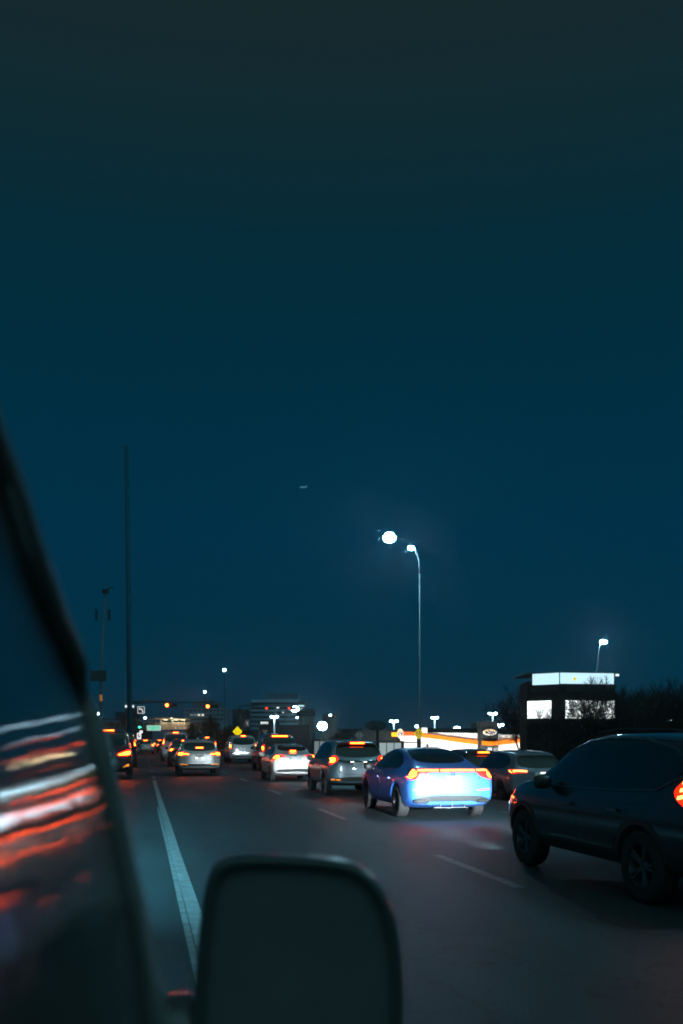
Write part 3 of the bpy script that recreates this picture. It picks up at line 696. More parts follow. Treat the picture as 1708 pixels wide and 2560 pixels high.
build('window_pillar', m_, TRIMG, own, True)
m_ = MB(); m_.tube([OW(plane_x(z)+.004, y-.012, z) for y, z in PIL], [q*.45 for q in PR], 10); build('window_seal', m_, TRIMR, own, True)
# door below the pane, bonnet ahead
OWNP = mat('own_paint', (.05, .06, .065), .3, coat=1)
m_ = MB(); ys = [-.6 + 2.5*i/14 for i in range(15)]; prf = [(.98, 0.0), (.93, .03), (.85, .045), (.7, .05), (.5, .05), (.3, .02)]
vs = []; fs = []
for y in ys:
    for z, dx in prf: vs.append(OW(plane_x(.98)+dx, y, z))
k = len(prf)
for i in range(14):
    for j in range(k-1): fs.append((i*k+j, i*k+j+1, (i+1)*k+j+1, (i+1)*k+j))
m_.add(vs, fs); d = build('door', m_, OWNP, own, True); sd = d.modifiers.new('thick', 'SOLIDIFY'); sd.thickness = .04; sd.offset = -1
m_ = MB(); vs = []; fs = []
for i in range(11):
    t = i/10; y = 1.5 + 1.3*t
    for j in range(9):
        q = j/8; x = plane_x(.98) + .0 - 1.8*q
        edge = (1-abs(2*q-1)**4)
        vs.append(OW(x, y - .0, .84 + .16*edge*(1-.6*t*t) - .12*t))
for i in range(10):
    for j in range(8): fs.append((i*9+j, i*9+j+1, (i+1)*9+j+1, (i+1)*9+j))
m_.add(vs, fs); bn = build('bonnet', m_, OWNP, own, True); sd = bn.modifiers.new('thick', 'SOLIDIFY'); sd.thickness = .03; sd.offset = -1
# mirror
MY = 1.20
def MPX(u, v, z=1.26): return W(u, v, z)
outline = [(478, 2620), (486, 2460), (500, 2300), (512, 2215), (530, 2165), (562, 2143), (640, 2138), (760, 2143), (860, 2150), (915, 2172), (955, 2215), (985, 2280), (1003, 2380), (1010, 2500), (1006, 2640), (985, 2700), (900, 2735), (700, 2745), (540, 2730), (490, 2690)]
op = [MPX(*p) for p in outline]
c0 = sum(op, Vector())/len(op)
fwd = Vector((SN, CS, 0))
lay = [(.90, -.006), (.96, -.010), (1.0, -.004), (1.01, .012), (1.0, .035), (.94, .07), (.78, .105), (.5, .125), (.2, .13)]
mir = empty('door_mirror', (0, 0, 0)); mir.parent = own; mir.location = OW(0, 0, 0)
# (kept as one housing mesh with its glass below)
COL.objects.unlink(mir); bpy.data.objects.remove(mir)
vs = []; fs = []; n = len(op)
for sc_, dy in lay:
    for p in op: q = c0 + (p-c0)*sc_ + fwd*dy; vs.append(OW(*q))
for i in range(len(lay)-1):
    for j in range(n): fs.append((i*n+j, i*n+(j+1) % n, (i+1)*n+(j+1) % n, (i+1)*n+j))
fs.append(tuple((len(lay)-1)*n+j for j in range(n)))
m_ = MB(); m_.add(vs, fs); hs = build('door_mirror', m_, mat('mirror_housing', (.05, .06, .058), .3, coat=.35), own, True)
s2 = hs.modifiers.new('s', 'SUBSURF'); s2.levels = 2; s2.render_levels = 2
vs = [OW(*(c0 + (p-c0)*.91 + fwd*.004)) for p in op]; m_ = MB(); m_.add(vs + [OW(*(c0 + (p-c0)*.91 + fwd*.008)) for p in op],
    [tuple(range(n)), tuple(range(2*n-1, n-1, -1))] + [(i, (i+1) % n, (i+1) % n+n, i+n) for i in range(n)])
build('mirror_glass', m_, mat('mirror_face', (.115, .12, .115), .5), hs)
m_ = MB(); a = W(395, 2600, 1.3); b = W(520, 2590, 1.28)
m_.tube([OW(a.x-.03, a.y+.02, a.z-.03), OW(*((a+b)/2+Vector((0, .02, 0)))), OW(b.x+.02, b.y+.03, b.z+.0)], [.07, .055, .05], 14)
build('mirror_arm', m_, OWNP, hs, True)
for s_ in (-.35, -1.65):
    m_ = MB(); hx = OW(s_, 2.85, .72); m_.ell(hx, (.16, .05, .07)); h = build('headlight', m_, HEADL, own, True)
    beam('headlight_beam', OW(s_, 2.95, .75), 85000, h, col=(.22, .76, 1), cut=(.012, .034), fall=(.042, .15, .03), hor=.26)

# ------------------------------------------------------------------ street lighting
STEEL = mat('galvanised_steel', (.16, .19, .20), .5, metal=.3)
DARKST = mat('dark_steel', (.03, .034, .036), .6)
LAMPM = em('lamp_white', (.34, .78, 1), 380)
LAMPS = em('lamp_white_small', (.50, .85, 1), 45)
def lamp_light(loc, power, parent, col=(.72, .92, 1)):
    return None
    ld = bpy.data.lights.new('lamp_glow', 'SPOT'); ld.energy = power; ld.color = col; ld.spot_size = math.radians(150); ld.spot_blend = .6; ld.shadow_soft_size = .25
    o = bpy.data.objects.new('lamp_glow', ld); COL.objects.link(o); o.location = loc; o.parent = parent; return o
# tall double-armed lamp by the right kerb
b = W(1050, 1850, 54); H = 1.6 + (1850-1372)/ppm(54)
sl = empty('street_lamp', (b.x, b.y, gz(b.x)), -PSI, 'tall street lamp with two curved arms and a big white glow', 'street lamp', 'street lamps')
g0 = -gz(b.x)
m_ = MB(); m_.tube([(0, 0, 0), (0, 0, 3), (-.02, 0, H-1.3+g0)], [.065, .05, .032], 10); build('pole', m_, mat('painted_steel', (.10, .13, .14), .6), sl, True)
m_ = MB(); m_.box(-.22, .22, -.22, .22, 0, .5); build('base', m_, MATS['concrete'], sl)
hz_ = H + g0
m_ = MB(); m_.tube([(-.02, 0, hz_-1.35), (-.04, -.05, hz_-.9), (-.12, -.1, hz_-.45), (-.25, -.2, hz_-.12), (-.40, -.3, hz_)], [.05, .045, .04, .036, .03], 8); build('arm', m_, STEEL, sl, True)
m_ = MB(); m_.tube([(-.02, 0, hz_-1.0), (-.06, .05, hz_-.5), (-.20, .2, hz_-.05), (-.6, -.9, hz_+.15), (-1.4, -1.8, hz_+.30)], [.02, .016, .012, .009, .009], 6); build('arm', m_, mat('arm_matt_black', (.006, .008, .008), .9, spec=.05), sl, True)
for (hx, hy, hh, r) in ((-.50, -.35, hz_-.02, .16), (-1.75, -1.9, hz_+.22, .30)):
    m_ = MB(); m_.ell((hx, hy, hh+.09), (r*1.35, r*1.2, .07)); hd = build('lamp_head', m_, STEEL, sl, True)
    m_ = MB(); m_.ell((hx, hy, hh), (r*1.1, r, r*.85 if r > .2 else r*.7)); build('lamp_lens', m_, LAMPM, hd, True)
    lamp_light((hx, hy, hh-.35), 2600, hd)
for (lx, ly, rz, lab) in ((15.0, 12.5, 0, 'tall street lamp at the right kerb beside the large black crossover'),):
    q = copy_tree(sl); q.location = (lx, ly, gz(lx)); q.rotation_euler = (0, 0, rz); q['label'] = lab
# second lamp beyond the dark tower block
b = W(1495, 1850, 106); H = 1.6 + (1850-1605)/ppm(106)
s2_ = empty('street_lamp', (b.x, b.y, gz(b.x)), -PSI, 'single street lamp rising behind the dark building at right', 'street lamp', 'street lamps'); g0 = -gz(b.x)
m_ = MB(); m_.tube([(0, 0, 0), (0, 0, 6), (-.05, 0, H-2.5+g0), (.05, 0, H-.9+g0), (.25, 0, H-.3+g0), (.45, 0, H-.1+g0)], [.10, .09, .07, .06, .05, .04], 8); build('pole', m_, STEEL, s2_, True)
m_ = MB(); m_.ell((.62, -.1, H+g0+.1), (.42, .3, .09)); hd = build('lamp_head', m_, STEEL, s2_, True)
m_ = MB(); m_.ell((.55, -.1, H+g0), (.38, .3, .22)); build('lamp_lens', m_, LAMPM, hd, True); lamp_light((.55, -.1, H+g0-.4), 1500, hd)
# twin-headed car park lamps
def lot_lamp(u, v, z, hw_=.9, label='', single=False, pw=0, low=None):
    b = W(u, 1850, z); H = 1.6 + (1850-v)/ppm(z); g = gz(b.x) if low is None else low
    r = empty('car_park_lamp', (b.x, b.y, g), -PSI, label, 'lamp', 'car park lamps')
    m_ = MB(); m_.tube([(0, 0, 0), (0, 0, H-g-.05)], [.16, .10], 8); p_ = build('pole', m_, mat('lamp_pole_paint', (.75, .8, .8), .5) if u != 806 else mat('arm_matt_black'), r, True)
    if not single:
        m_ = MB(); m_.tube([(-hw_*.75, 0, H-g), (hw_*.75, 0, H-g)], .06, 6); build('crossarm', m_, STEEL, r)
    for s_ in ((0,) if single else (-1, 1)):
        m_ = MB(); m_.ell((s_*hw_*.75, 0, H-g), (hw_*(.55 if not single else .8), .5, hw_*(.33 if u != 806 else .72))); h = build('lamp_head', m_, em('flood_lamp', (.5, .85, 1), 55) if u == 806 else LAMPS, r, True)
    if pw: lamp_light((0, -.5, H-g-.6), pw, r)
    return r
lot_lamp(985, 1803, 180, .6, 'twin-headed car park lamp above the left end of the orange-banded restaurant')
lot_lamp(1087, 1794, 190, .55, 'twin-headed car park lamp between the merge sign and the dark sign tower')
lot_lamp(1143, 1820, 200, .8, 'low car park lamp peeping over the dark roof of the restaurant', True)
lot_lamp(1232, 1784, 150, .55, 'tallest twin-headed car park lamp, directly above the dark sign tower')
lot_lamp(1249, 1812, 170, .55, 'twin-headed car park lamp just right of the sign tower, the lower one')
lot_lamp(686, 1792, 160, .5, 'twin-headed lamp in front of the banded office block')
lot_lamp(1668, 1801, 150, .5, 'small lamp among the dark trees at the far right edge')
lot_lamp(806, 1815, 120, .72, 'very bright floodlight glaring low beside the banded office block', True, 900)
def dot_lamp(u, v, z, r_, label, m=LAMPS):
    b = W(u, 1850, z); H = 1.6 + (1850-v)/ppm(z); g = gz(b.x)
    r = empty('distant_lamp', (b.x, b.y, g), 0, label, 'lamp', 'distant lamps')
    m_ = MB(); m_.tube([(0, 0, 0), (0, 0, H-g)], [.12, .07], 6); build('pole', m_, DARKST, r)
    m_ = MB(); m_.ell((0, 0, H-g), (r_*1.3, r_, r_)); build('lamp_head', m, r, None, True) if False else build('lamp_head', m_, m, r, True)
dot_lamp(561, 1675, 260, .32, 'lone high distant lamp in the sky above the middle signal')
dot_lamp(512, 1730, 280, .25, 'small distant lamp above the white-windowed office')
dot_lamp(363, 1795, 300, .25, 'small distant lamp right of the left turn sign')
dot_lamp(429, 1797, 290, .25, 'small warm lamp on the footbridge line', em('lamp_warm', (1, .8, .5), 8))
dot_lamp(738, 1751+22, 300, .9, 'round lamp at the right edge of the banded office block')
dot_lamp(826, 1788, 300, .25, 'small distant lamp right of the floodlight, the higher one')
dot_lamp(743, 1794, 290, .22, 'small distant lamp left of the floodlight')
dot_lamp(246, 1785, 200, .18, 'tiny distant lamp next to the window pillar')
dot_lamp(1042, 1816, 260, .3, 'small lamp just above the yellow merge sign')

# ------------------------------------------------------------------ signals and signs
HOUS = mat('signal_housing', (.10, .07, .02), .6)
REDS = em('signal_red', (1, .09, .01), 30); REDS2 = em('signal_red_dim', (1, .05, .02), 2.2)
def signal(u, v, z, label, lit, pole_u, horizontal=True):
    c = W(u, v, z); p = W(pole_u, v, z); r = empty('traffic_signal', (p.x, p.y, 0), -PSI, label, 'traffic signal', 'overhead traffic signals')
    dx = (c - p).length * (1 if u > pole_u else -1); zz = c.z
    m_ = MB(); m_.tube([(0, 0, 0), (0, 0, zz+.35)], [.13, .09], 8); m_.tube([(0, 0, zz+.3), (dx*.5, 0, zz+.42), (dx+.6*(1 if dx > 0 else -1), 0, zz+.36)], [.07, .05, .04], 6); build('mast', m_, DARKST, r)
    m_ = MB(); m_.box(dx-.19, dx+1.0, -.12, .12, zz-.19, zz+.19); h = build('signal_head', m_, HOUS, r)
    for k, mm in ((0, lit), (.42, DARKST), (.82, DARKST)):
        m_ = MB(); m_.ell((dx+k, -.13, zz), (.15, .05, .15)); build('signal_lamp', m_, mm, h, True)
        m_ = MB(); m_.tube([(dx+k, -.12, zz+.16), (dx+k, -.28, zz+.16)], .015, 5); m_.box(dx+k-.15, dx+k+.15, -.28, -.12, zz+.155, zz+.165); build('visor', m_, DARKST, h)
signal(418, 1763, 96, 'red overhead signal left of the white-windowed office', REDS, 322)
signal(520, 1766, 97, 'red overhead signal in front of the white-windowed office', REDS, 322-0)
signal(667, 1771, 130, 'dim red signal at the left of the banded office block', REDS2, 600)
signal(723, 1771, 131, 'dim red signal at the right of the banded office block', REDS2, 600)

WHS = mat('sign_white', (.8, .8, .78), .5, emit=(.85, .9, .9), es=.75); BKS = mat('sign_black', (.02, .025, .025), .6)  # white faces glow in place of headlights sent back by the sheeting
YEL = mat('sign_yellow', (.85, .55, .02), .5, emit=(1, .62, .02), es=.45); GRN = mat('sign_green', (.02, .45, .25), .5, emit=(.0, .62, .33), es=.75)  # own glow stands in for light the sheeting returns
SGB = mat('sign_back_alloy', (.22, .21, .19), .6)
def sign_root(name, u, v, z, label, cat, post=True, pm=None):
    c = W(u, v, z); g = gz(c.x); r = empty(name, (c.x, c.y, g), -PSI, label, cat)
    if post: m_ = MB(); m_.tube([(0, .06, 0), (0, .06, c.z-g)], .04, 8); build('post', m_, pm or STEEL, r)
    return r, c.z - g
def dia(s_): return [(0, -s_), (s_*.92, 0), (0, s_), (-s_*.92, 0)]
# left turn sign and median signal
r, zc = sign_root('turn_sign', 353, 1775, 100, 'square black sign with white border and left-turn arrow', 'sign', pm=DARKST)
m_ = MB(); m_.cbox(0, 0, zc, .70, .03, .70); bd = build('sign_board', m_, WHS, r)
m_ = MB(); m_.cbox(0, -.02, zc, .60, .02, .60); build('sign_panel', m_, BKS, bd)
m_ = MB(); pts = [(.17, -.22), (.15, -.06), (.08, .05), (-.04, .11), (-.10, .12)]
m_.prism([(.11, -.24), (.22, -.24), (.20, -.06), (.13, .08), (.02, .15), (-.07, .17), (-.07, .25), (-.24, .11), (-.07, -.03), (-.07, .05), (.02, .04), (.09, -.03), (.11, -.12)], -.045, -.032)
for i in range(len(m_.v)): m_.v[i] = (m_.v[i][0], m_.v[i][1], m_.v[i][2]+zc)
build('arrow', m_, WHS, bd)
r, zc = sign_root('median_signal', 350, 1818, 100, 'median signal post showing a green left arrow above a white keep-right board', 'traffic signal', pm=DARKST)
m_ = MB(); m_.box(-.2, .2, -.1, .1, zc-.9, zc+.25); hd = build('signal_head', m_, DARKST, r)
m_ = MB(); m_.prism([(-.15, 0), (-.02, .13), (-.02, .05), (.14, .05), (.14, -.05), (-.02, -.05), (-.02, -.13)], -.125, -.11)
for i in range(len(m_.v)): m_.v[i] = (m_.v[i][0], m_.v[i][1], m_.v[i][2]+zc)
build('green_arrow', m_, em('signal_green', (.05, 1, .5), 5), hd)
r, zc = sign_root('keep_right_sign', 348, 1840, 99, 'white keep-right board with a black arrow on the median', 'sign')
m_ = MB(); m_.cbox(0, 0, zc, .40, .03, .62); bd = build('sign_board', m_, em('sign_white_bright', (1, .97, .95), .9, (.8, .8, .8)), r)  # board glows by itself instead of returning headlights
m_ = MB(); m_.prism([(-.1, .2+zc), (.0, .2+zc), (.02, zc), (.12, zc-.02), (0, zc-.2), (-.1, zc)], -.03, -.018); build('arrow', m_, BKS, bd)
m_ = MB(); m_.cbox(.2, .02, zc+.42, .3, .03, .25); build('small_board', m_, MATS['sign_white_bright'], r)
# yellow diamonds
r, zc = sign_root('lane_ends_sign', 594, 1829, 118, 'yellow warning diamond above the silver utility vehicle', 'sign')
m_ = MB(); m_.prism([(x, z+zc) for x, z in dia(.62)], -.02, .02); bd = build('sign_board', m_, em('sign_yellow_lit', (1, .72, .0), .95, (.8, .6, .02)), r)  # glow put into the face for reflected headlights
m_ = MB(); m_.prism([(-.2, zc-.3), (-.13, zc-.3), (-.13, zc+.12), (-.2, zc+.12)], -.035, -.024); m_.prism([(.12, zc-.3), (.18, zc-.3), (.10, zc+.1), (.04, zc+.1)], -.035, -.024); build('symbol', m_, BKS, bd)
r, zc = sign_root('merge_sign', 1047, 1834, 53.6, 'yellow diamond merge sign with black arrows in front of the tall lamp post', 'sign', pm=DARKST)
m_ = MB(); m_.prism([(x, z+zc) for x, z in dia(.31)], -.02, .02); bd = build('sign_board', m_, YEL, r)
m_ = MB()
m_.prism([(-.115, zc-.13), (-.09, zc-.13), (-.09, zc+.06), (-.06, zc+.06), (-.1025, zc+.14), (-.145, zc+.06), (-.115, zc+.06)], -.034, -.024)
for k in range(4): m_.prism([(-.012, zc-.15+k*.08), (.008, zc-.15+k*.08), (.008, zc-.11+k*.08), (-.012, zc-.11+k*.08)], -.034, -.024)
m_.prism([(.12, zc-.14), (.145, zc-.13), (.08, zc+.03), (.07, zc+.06), (.10, zc+.07), (.045, zc+.14), (.01, zc+.055), (.042, zc+.06), (.05, zc+.02)], -.034, -.024)
build('arrows', m_, BKS, bd)
m_ = MB(); m_.box(-.09, .11, .02, .10, 0, zc-.25); build('post_sleeve', m_, DARKST, r)
r, zc = sign_root('warning_sign', 898, 1838, 66, 'back of a grey diamond sign above the blue-grey crossover', 'sign', pm=DARKST)
m_ = MB(); m_.prism([(x, z+zc) for x, z in dia(.33)], -.015, .015); bd = build('sign_board', m_, SGB, r)
m_ = MB(); m_.box(-.02, .02, -.04, -.016, zc-.3, zc+.3); build('brace', m_, DARKST, bd)
r, zc = sign_root('yield_sign', 663, 1831, 100, 'back of a grey down-pointing triangle sign above the minivan', 'sign', pm=DARKST)
m_ = MB(); m_.prism([(-.32, zc+.25), (.32, zc+.25), (0, zc-.28)], -.015, .015); build('sign_board', m_, mat('sign_back_warm', (.5, .44, .42), .6), r)
# framed lane arrow sign by the banded office
r, zc = sign_root('lane_arrow_sign', 618, 1808, 110, 'narrow framed sign with a white arrow left of the banded office', 'sign', pm=DARKST)
m_ = MB(); m_.cbox(0, 0, zc, .42, .03, .72); bd = build('sign_board', m_, mat('sign_frame_grey', (.5, .5, .5), .5, emit=(.6, .65, .65), es=.12), r)  # frame given a faint glow as returned light
m_ = MB(); m_.cbox(0, -.02, zc, .34, .02, .64); build('sign_panel', m_, BKS, bd)
m_ = MB(); m_.prism([(.02, zc-.25), (.10, zc-.25), (.06, zc+.05), (.10, zc+.06), (-.03, zc+.25), (-.10, zc+.02), (-.03, zc+.03)], -.045, -.033); build('arrow', m_, mat('arrow_grey', (.6, .55, .5), .5, emit=(.8, .7, .6), es=.35), bd)  # arrow glows too, in place of returned light

# ------------------------------------------------------------------ footbridge with signs hanging under it
BZ = 180; k_ = 1/ppm(BZ); CONC = mat('bridge_steel', (.10, .10, .09), .7)
a = W(240, 1850, BZ); br = empty('footbridge', (a.x, a.y, 0), -PSI, 'long dark footbridge crossing the whole road in the distance', 'bridge')
Lb = (545-240)*k_; zt_ = 1.6 + 53*k_; zb_ = 1.6 + 33*k_
m_ = MB(); m_.box(0, Lb, -.1, 2.6, zb_-.55, zb_); build('deck', m_, CONC, br)
m_ = MB(); m_.box(-.2, Lb, -.25, 2.8, zt_-.12, zt_+.05); build('roof', m_, CONC, br)
for i in range(int(Lb/1.05)):
    m_ = MB(); m_.box(.2+i*1.05, .27+i*1.05, -.05, .02, zb_, zt_-.12); build('post', m_, mat('bridge_post', (.30, .27, .22), .6), br)
m_ = MB(); m_.box(0, Lb, .05, .09, zb_, zb_+.8); build('parapet', m_, mat('bridge_panel', (.06, .06, .055), .6), br)
for xx in (4.2, Lb-1.2): m_ = MB(); m_.box(xx-.5, xx+.5, .3, 2, 0, zb_-.55); build('pier', m_, MATS['concrete'], br)
for xx in (12.4, 14.3, 15.6):
    m_ = MB(); m_.cbox(xx, 1.0, zt_-.16, .7, .3, .06); l_ = build('light_fitting', m_, em('warm_strip', (1, .78, .45), 5), br)
    ld = bpy.data.lights.new('lamp_glow', 'POINT'); ld.energy = 150; ld.color = (1, .75, .42); ld.shadow_soft_size = .1
    q = bpy.data.objects.new('lamp_glow', ld); COL.objects.link(q); q.location = (xx, -.6, zt_-.5); q.parent = l_
def hung_sign(name, u, v, wpx, hpx, lines, face, txm, label, frame):
    z = BZ - .6; c = W(u, v, z); k = 1/ppm(z); r = empty(name, (c.x, c.y, c.z), -PSI, label, 'sign')
    w_, h_ = wpx*k, hpx*k
    m_ = MB(); m_.cbox(0, 0, 0, w_, .06, h_); bd = build('sign_board', m_, frame, r)
    m_ = MB(); m_.cbox(0, -.035, 0, w_-.14, .03, h_-.14); build('sign_panel', m_, face, bd)
    for i, s_ in enumerate(lines):
        text('lettering', s_, h_*(.44 if len(lines) > 1 else .9), (0, -.055, h_*((.20, -.22)[i] if len(lines) > 1 else 0)), (math.pi/2, 0, 0), txm, bd, sx=.95)
    m_ = MB(); m_.box(-w_*.3, -w_*.3+.05, 0, .05, h_/2, h_/2+.5); m_.box(w_*.3, w_*.3+.05, 0, .05, h_/2, h_/2+.5); build('hanger', m_, DARKST, r)
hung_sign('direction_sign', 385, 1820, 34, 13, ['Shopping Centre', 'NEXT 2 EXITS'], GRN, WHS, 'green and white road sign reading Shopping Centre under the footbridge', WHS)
hung_sign('street_name_sign', 452, 1820, 27, 7, ['61 Ave SW'], BKS, em('letters_lit', (1, .85, .7), .9), 'dark street name sign with pale letters under the footbridge', mat('sign_rim', (.4, .3, .25), .5, emit=(.5, .4, .3), es=.2))  # letters and rim glow for the light falling on the sign

# ------------------------------------------------------------------ poles on the left
c = W(321, 1850, 62); ht = 1.6 + (1850-1115)/ppm(62)
up_ = empty('tall_dark_pole', (c.x, c.y, 0), 0, 'very tall plain dark pole rising into the sky on the left', 'pole')
m_ = MB(); m_.tube([(.12, 0, 0), (.02, 0, ht*.5), (-.12, 0, ht)], [.18, .15, .11], 14); build('mast', m_, mat('weathered_dark_metal', (.01, .10, .14), .8), up_, True)
m_ = MB(); m_.cbox(.12, 0, .15, .7, .7, .3); build('base', m_, MATS['concrete'], up_)
c = W(250, 1850, 80); ht = 1.6 + (1850-1478)/ppm(80)
ut = empty('utility_pole', (c.x, c.y, 0), -PSI, 'thin utility pole with small top bracket beside the window pillar', 'pole')
m_ = MB(); m_.tube([(0, 0, 0), (.1, 0, ht*.5), (.42, 0, ht)], [.14, .11, .06], 8); build('mast', m_, STEEL, ut, True)
m_ = MB(); m_.cbox(.45, 0, ht, .5, .3, .3); m_.tube([(.4, 0, ht+.1), (1.1, 0, ht+.35)], .04, 5); build('top_bracket', m_, DARKST, ut)
for s_ in (-.28, .75): m_ = MB(); m_.cbox(s_, 0, ht-1.9, .16, .2, .9); build('antenna_panel', m_, mat('panel_grey', (.015, .05, .06), .6), ut)
m_ = MB(); m_.cbox(-.1, -.15, 1.6+160/ppm(80), 1.3, .1, .85); build('box_panel', m_, mat('panel_dull', (.05, .06, .06), .7), ut)
m_ = MB(); m_.cbox(.12, -.15, 1.6+105/ppm(80), .2, .15, .5); build('amber_lamp', m_, em('amber_dull', (1, .35, .03), .25), ut)

# ------------------------------------------------------------------ distant buildings
def building(name, u0, u1, v_top, z, colr, label, depth=30, base=-3, emitc=None):
    a = W(u0, v_top, z); b = W(u1, v_top, z); w_ = (u1-u0)/ppm(z); c = W((u0+u1)/2, v_top, z)
    r = empty(name, (c.x, c.y, base), -PSI, label, 'building')
    H = c.z - base
    mm = mat('facade_' + '_'.join(str(int(q*1000)) for q in colr), colr, .85, vscale=.2, var=.15)
    m_ = MB(); m_.box(-w_/2, w_/2, 0, depth, 0, H); build('wall', m_, mm, r)
    return r, w_, H
LITW = em('window_lit_white', (.9, 1, .95), 1.2); LITY = em('window_lit_warm', (1, .93, .75), 1.0); LITD = em('window_lit_dim', (.6, .8, .85), .25)
WND = mat('window_dark', (.02, .03, .035), .3)
def vz(v, z, base): return 1.6 + (HOR - v)/ppm(z) - base
# pale office with square windows
Z = 700; r, w_, H = building('office_building', 463, 565, 1770, Z, (.30, .36, .46), 'pale three-row office block with a few lit windows, left of centre', 40)
k = 1/ppm(Z)
for j, vv in enumerate((1776, 1787.5, 1798)):
    for i in range(10):
        x = -w_/2 + (6 + i*9.6)*k; zz = vz(vv, Z, -3)
        lit = (j == 1 and i in (3, 4)); dm = (j == 1 and i in (1, 2))
        m_ = MB(); m_.box(x-2.6*k, x+2.6*k, -.3, .2, zz-2.3*k, zz+2.3*k); build('window', m_, LITY if lit else (LITD if dm else WND), r)
m_ = MB(); m_.box(-w_/2+18*k, w_/2-22*k, 5, 25, H, H+17*k); build('penthouse', m_, mat('penthouse_grey', (.12, .16, .20), .8), r)
m_ = MB(); m_.box(-w_/2+40*k, w_/2-35*k, 8, 20, H+17*k, H+20*k); build('roof_plant', m_, DARKST, r)
# banded office block
Z = 800; k = 1/ppm(Z); r, w_, H = building('office_building', 628, 745, 1748, Z, (.30, .52, .66), 'blue office block with dark horizontal window bands in the centre', 60)
for j in range(9):
    zz = vz(1758.5 + j*11.3, Z, -3)
    m_ = MB(); m_.box(-w_/2-.4, w_/2+.4, -.5, 50, zz-2.6*k, zz+2.6*k); build('window_band', m_, WND, r)
for (u, v, wp, hp, mm) in ((684, 1771, 3, 2, LITW), (695, 1769.5, 7, 3, LITW), (708, 1781, 5, 2, LITW), (717, 1782, 3, 1.5, LITD), (730, 1783, 12, 1.5, LITD), (716, 1803, 2, 1.5, LITD)):
    m_ = MB(); x = (u-686.5)*k; zz = vz(v, Z, -3); m_.box(x-wp*k/2, x+wp*k/2, -.9, -.6, zz-hp*k/2, zz+hp*k/2); build('lit_window', m_, mm, r)
m_ = MB(); m_.box(-w_/2+42*k, w_/2, 8, 45, H, H+16*k); build('penthouse', m_, mat('penthouse_blue', (.05, .14, .19), .8), r)
m_ = MB(); m_.box(w_/2, w_/2+17*k, 2, 45, 0, H-4*k); build('side_wing', m_, mat('wing_dark', (.02, .03, .035), .8), r)
m_ = MB(); x = w_/2+8*k; zz = vz(1764.5, Z, -3); m_.box(x-8*k, x+8*k, .5, 1.4, zz-2.2*k, zz+2.2*k); build('lit_sign', m_, em('sign_pale_blue', (.6, .95, 1), .8), r)
m_ = MB(); zz = vz(1772, Z, -3); m_.box(x-2*k, x+2*k, .5, 1.4, zz-.8*k, zz+.8*k); build('lit_window', m_, LITW, r)
# other dark blocks
def dots(r, w_, Z, u0, u1, v0, v1, n, seed, mm=LITD, base=-3, s_=1.0):
    rr = random.Random(seed); k = 1/ppm(Z)
    for i in range(n):
        u = rr.uniform(u0, u1); v = rr.uniform(v0, v1); x = (u-(u0+u1)/2)*k; zz = vz(v, Z, base)
        m_ = MB(); m_.cbox(x, -.25, zz, rr.uniform(.9, 1.6)*k*s_, .3, rr.uniform(.7, 1.3)*k*s_); build('lit_window', m_, mm if rr.random() < .75 else LITY, r)
for (u0, u1, vt, z, col, lab, n) in (
    (582, 618, 1772, 900, (.03, .05, .06), 'slim dark tower speckled with lights between the two offices', 12),
    (313, 337, 1766, 900, (.02, .035, .045), 'dark tower behind the tall pole with two bright white top windows', 4),
    (288, 304, 1780, 950, (.02, .035, .045), 'small dark tower left of the tall pole', 4),
    (762, 785, 1772, 600, (.012, .018, .02), 'narrow black block right of the banded office', 0),
    (806, 842, 1784, 620, (.02, .03, .035), 'dark block with a few lit windows behind the floodlight', 5),
    (845, 905, 1822, 260, (.015, .02, .022), 'low black shop roof behind the large unlit oval sign', 0),
    (688, 770, 1812, 240, (.015, .02, .022), 'low black shop in front of the banded office block', 2),
    (540, 625, 1826, 240, (.015, .018, .02), 'low dark building behind the yellow warning diamond', 2),
    (1480, 1760, 1790, 200, (.012, .016, .017), 'low black building at the far right behind the trees', 0),
    (255, 330, 1822, 230, (.015, .018, .02), 'low dark building left under the footbridge', 2)):
    r, w_, H = building('dark_building', u0, u1, vt, z, col, lab, 25)
    dots(r, w_, z, u0+2, u1-2, vt+4, min(1845, vt+50), n, int(u0))
    if u0 == 313:
        for x in (-7, 6): m_ = MB(); m_.cbox(x/ppm(z), -.4, H, 9/ppm(z), 1, 6/ppm(z)); build('roof_light', m_, em('roof_lamp', (.85, 1, 1), 1.3), r)
# bank sign block
Z = 220; k = 1/ppm(Z); r, w_, H = building('bank_building', 648, 690, 1800, Z, (.02, .03, .035), 'small dark bank building with BMO in white letters', 12)
text('lettering', 'BMO', 8.2*k, (-7.5*k, -.15, vz(1807.5, Z, -3)), (math.pi/2, 0, 0), em('letters_white', (.95, 1, 1), 1.6), r, extrude=.05, sx=1.1)
# faint script on a black block
t_ = text('lettering', "Marco's", 7.5*k, (0, 0, 0), (math.pi/2, 0, 0), mat('letters_faint', (.03, .07, .08), .6, emit=(.03, .1, .11), es=.35), None, extrude=.03)  # letters given a weak glow though the board is unlit
Z = 215; c = W(765, 1784, Z); rr_ = empty('roof_sign', (c.x, c.y, -2.5), -PSI, 'unlit roof-top board with faint lettering right of the banded office', 'sign')
m_ = MB(); m_.cbox(0, .1, c.z+2.5, 46*k, .15, 14*k); bd = build('sign_board', m_, mat('board_black', (.01, .014, .015), .6), rr_)
m_ = MB(); m_.tube([(-1, .2, 0), (-1, .2, c.z+2)], .12, 6); m_.tube([(1, .2, 0), (1, .2, c.z+2)], .12, 6); build('post', m_, DARKST, rr_)
t_.parent = bd; t_.location = (0, -.05, c.z+2.5)
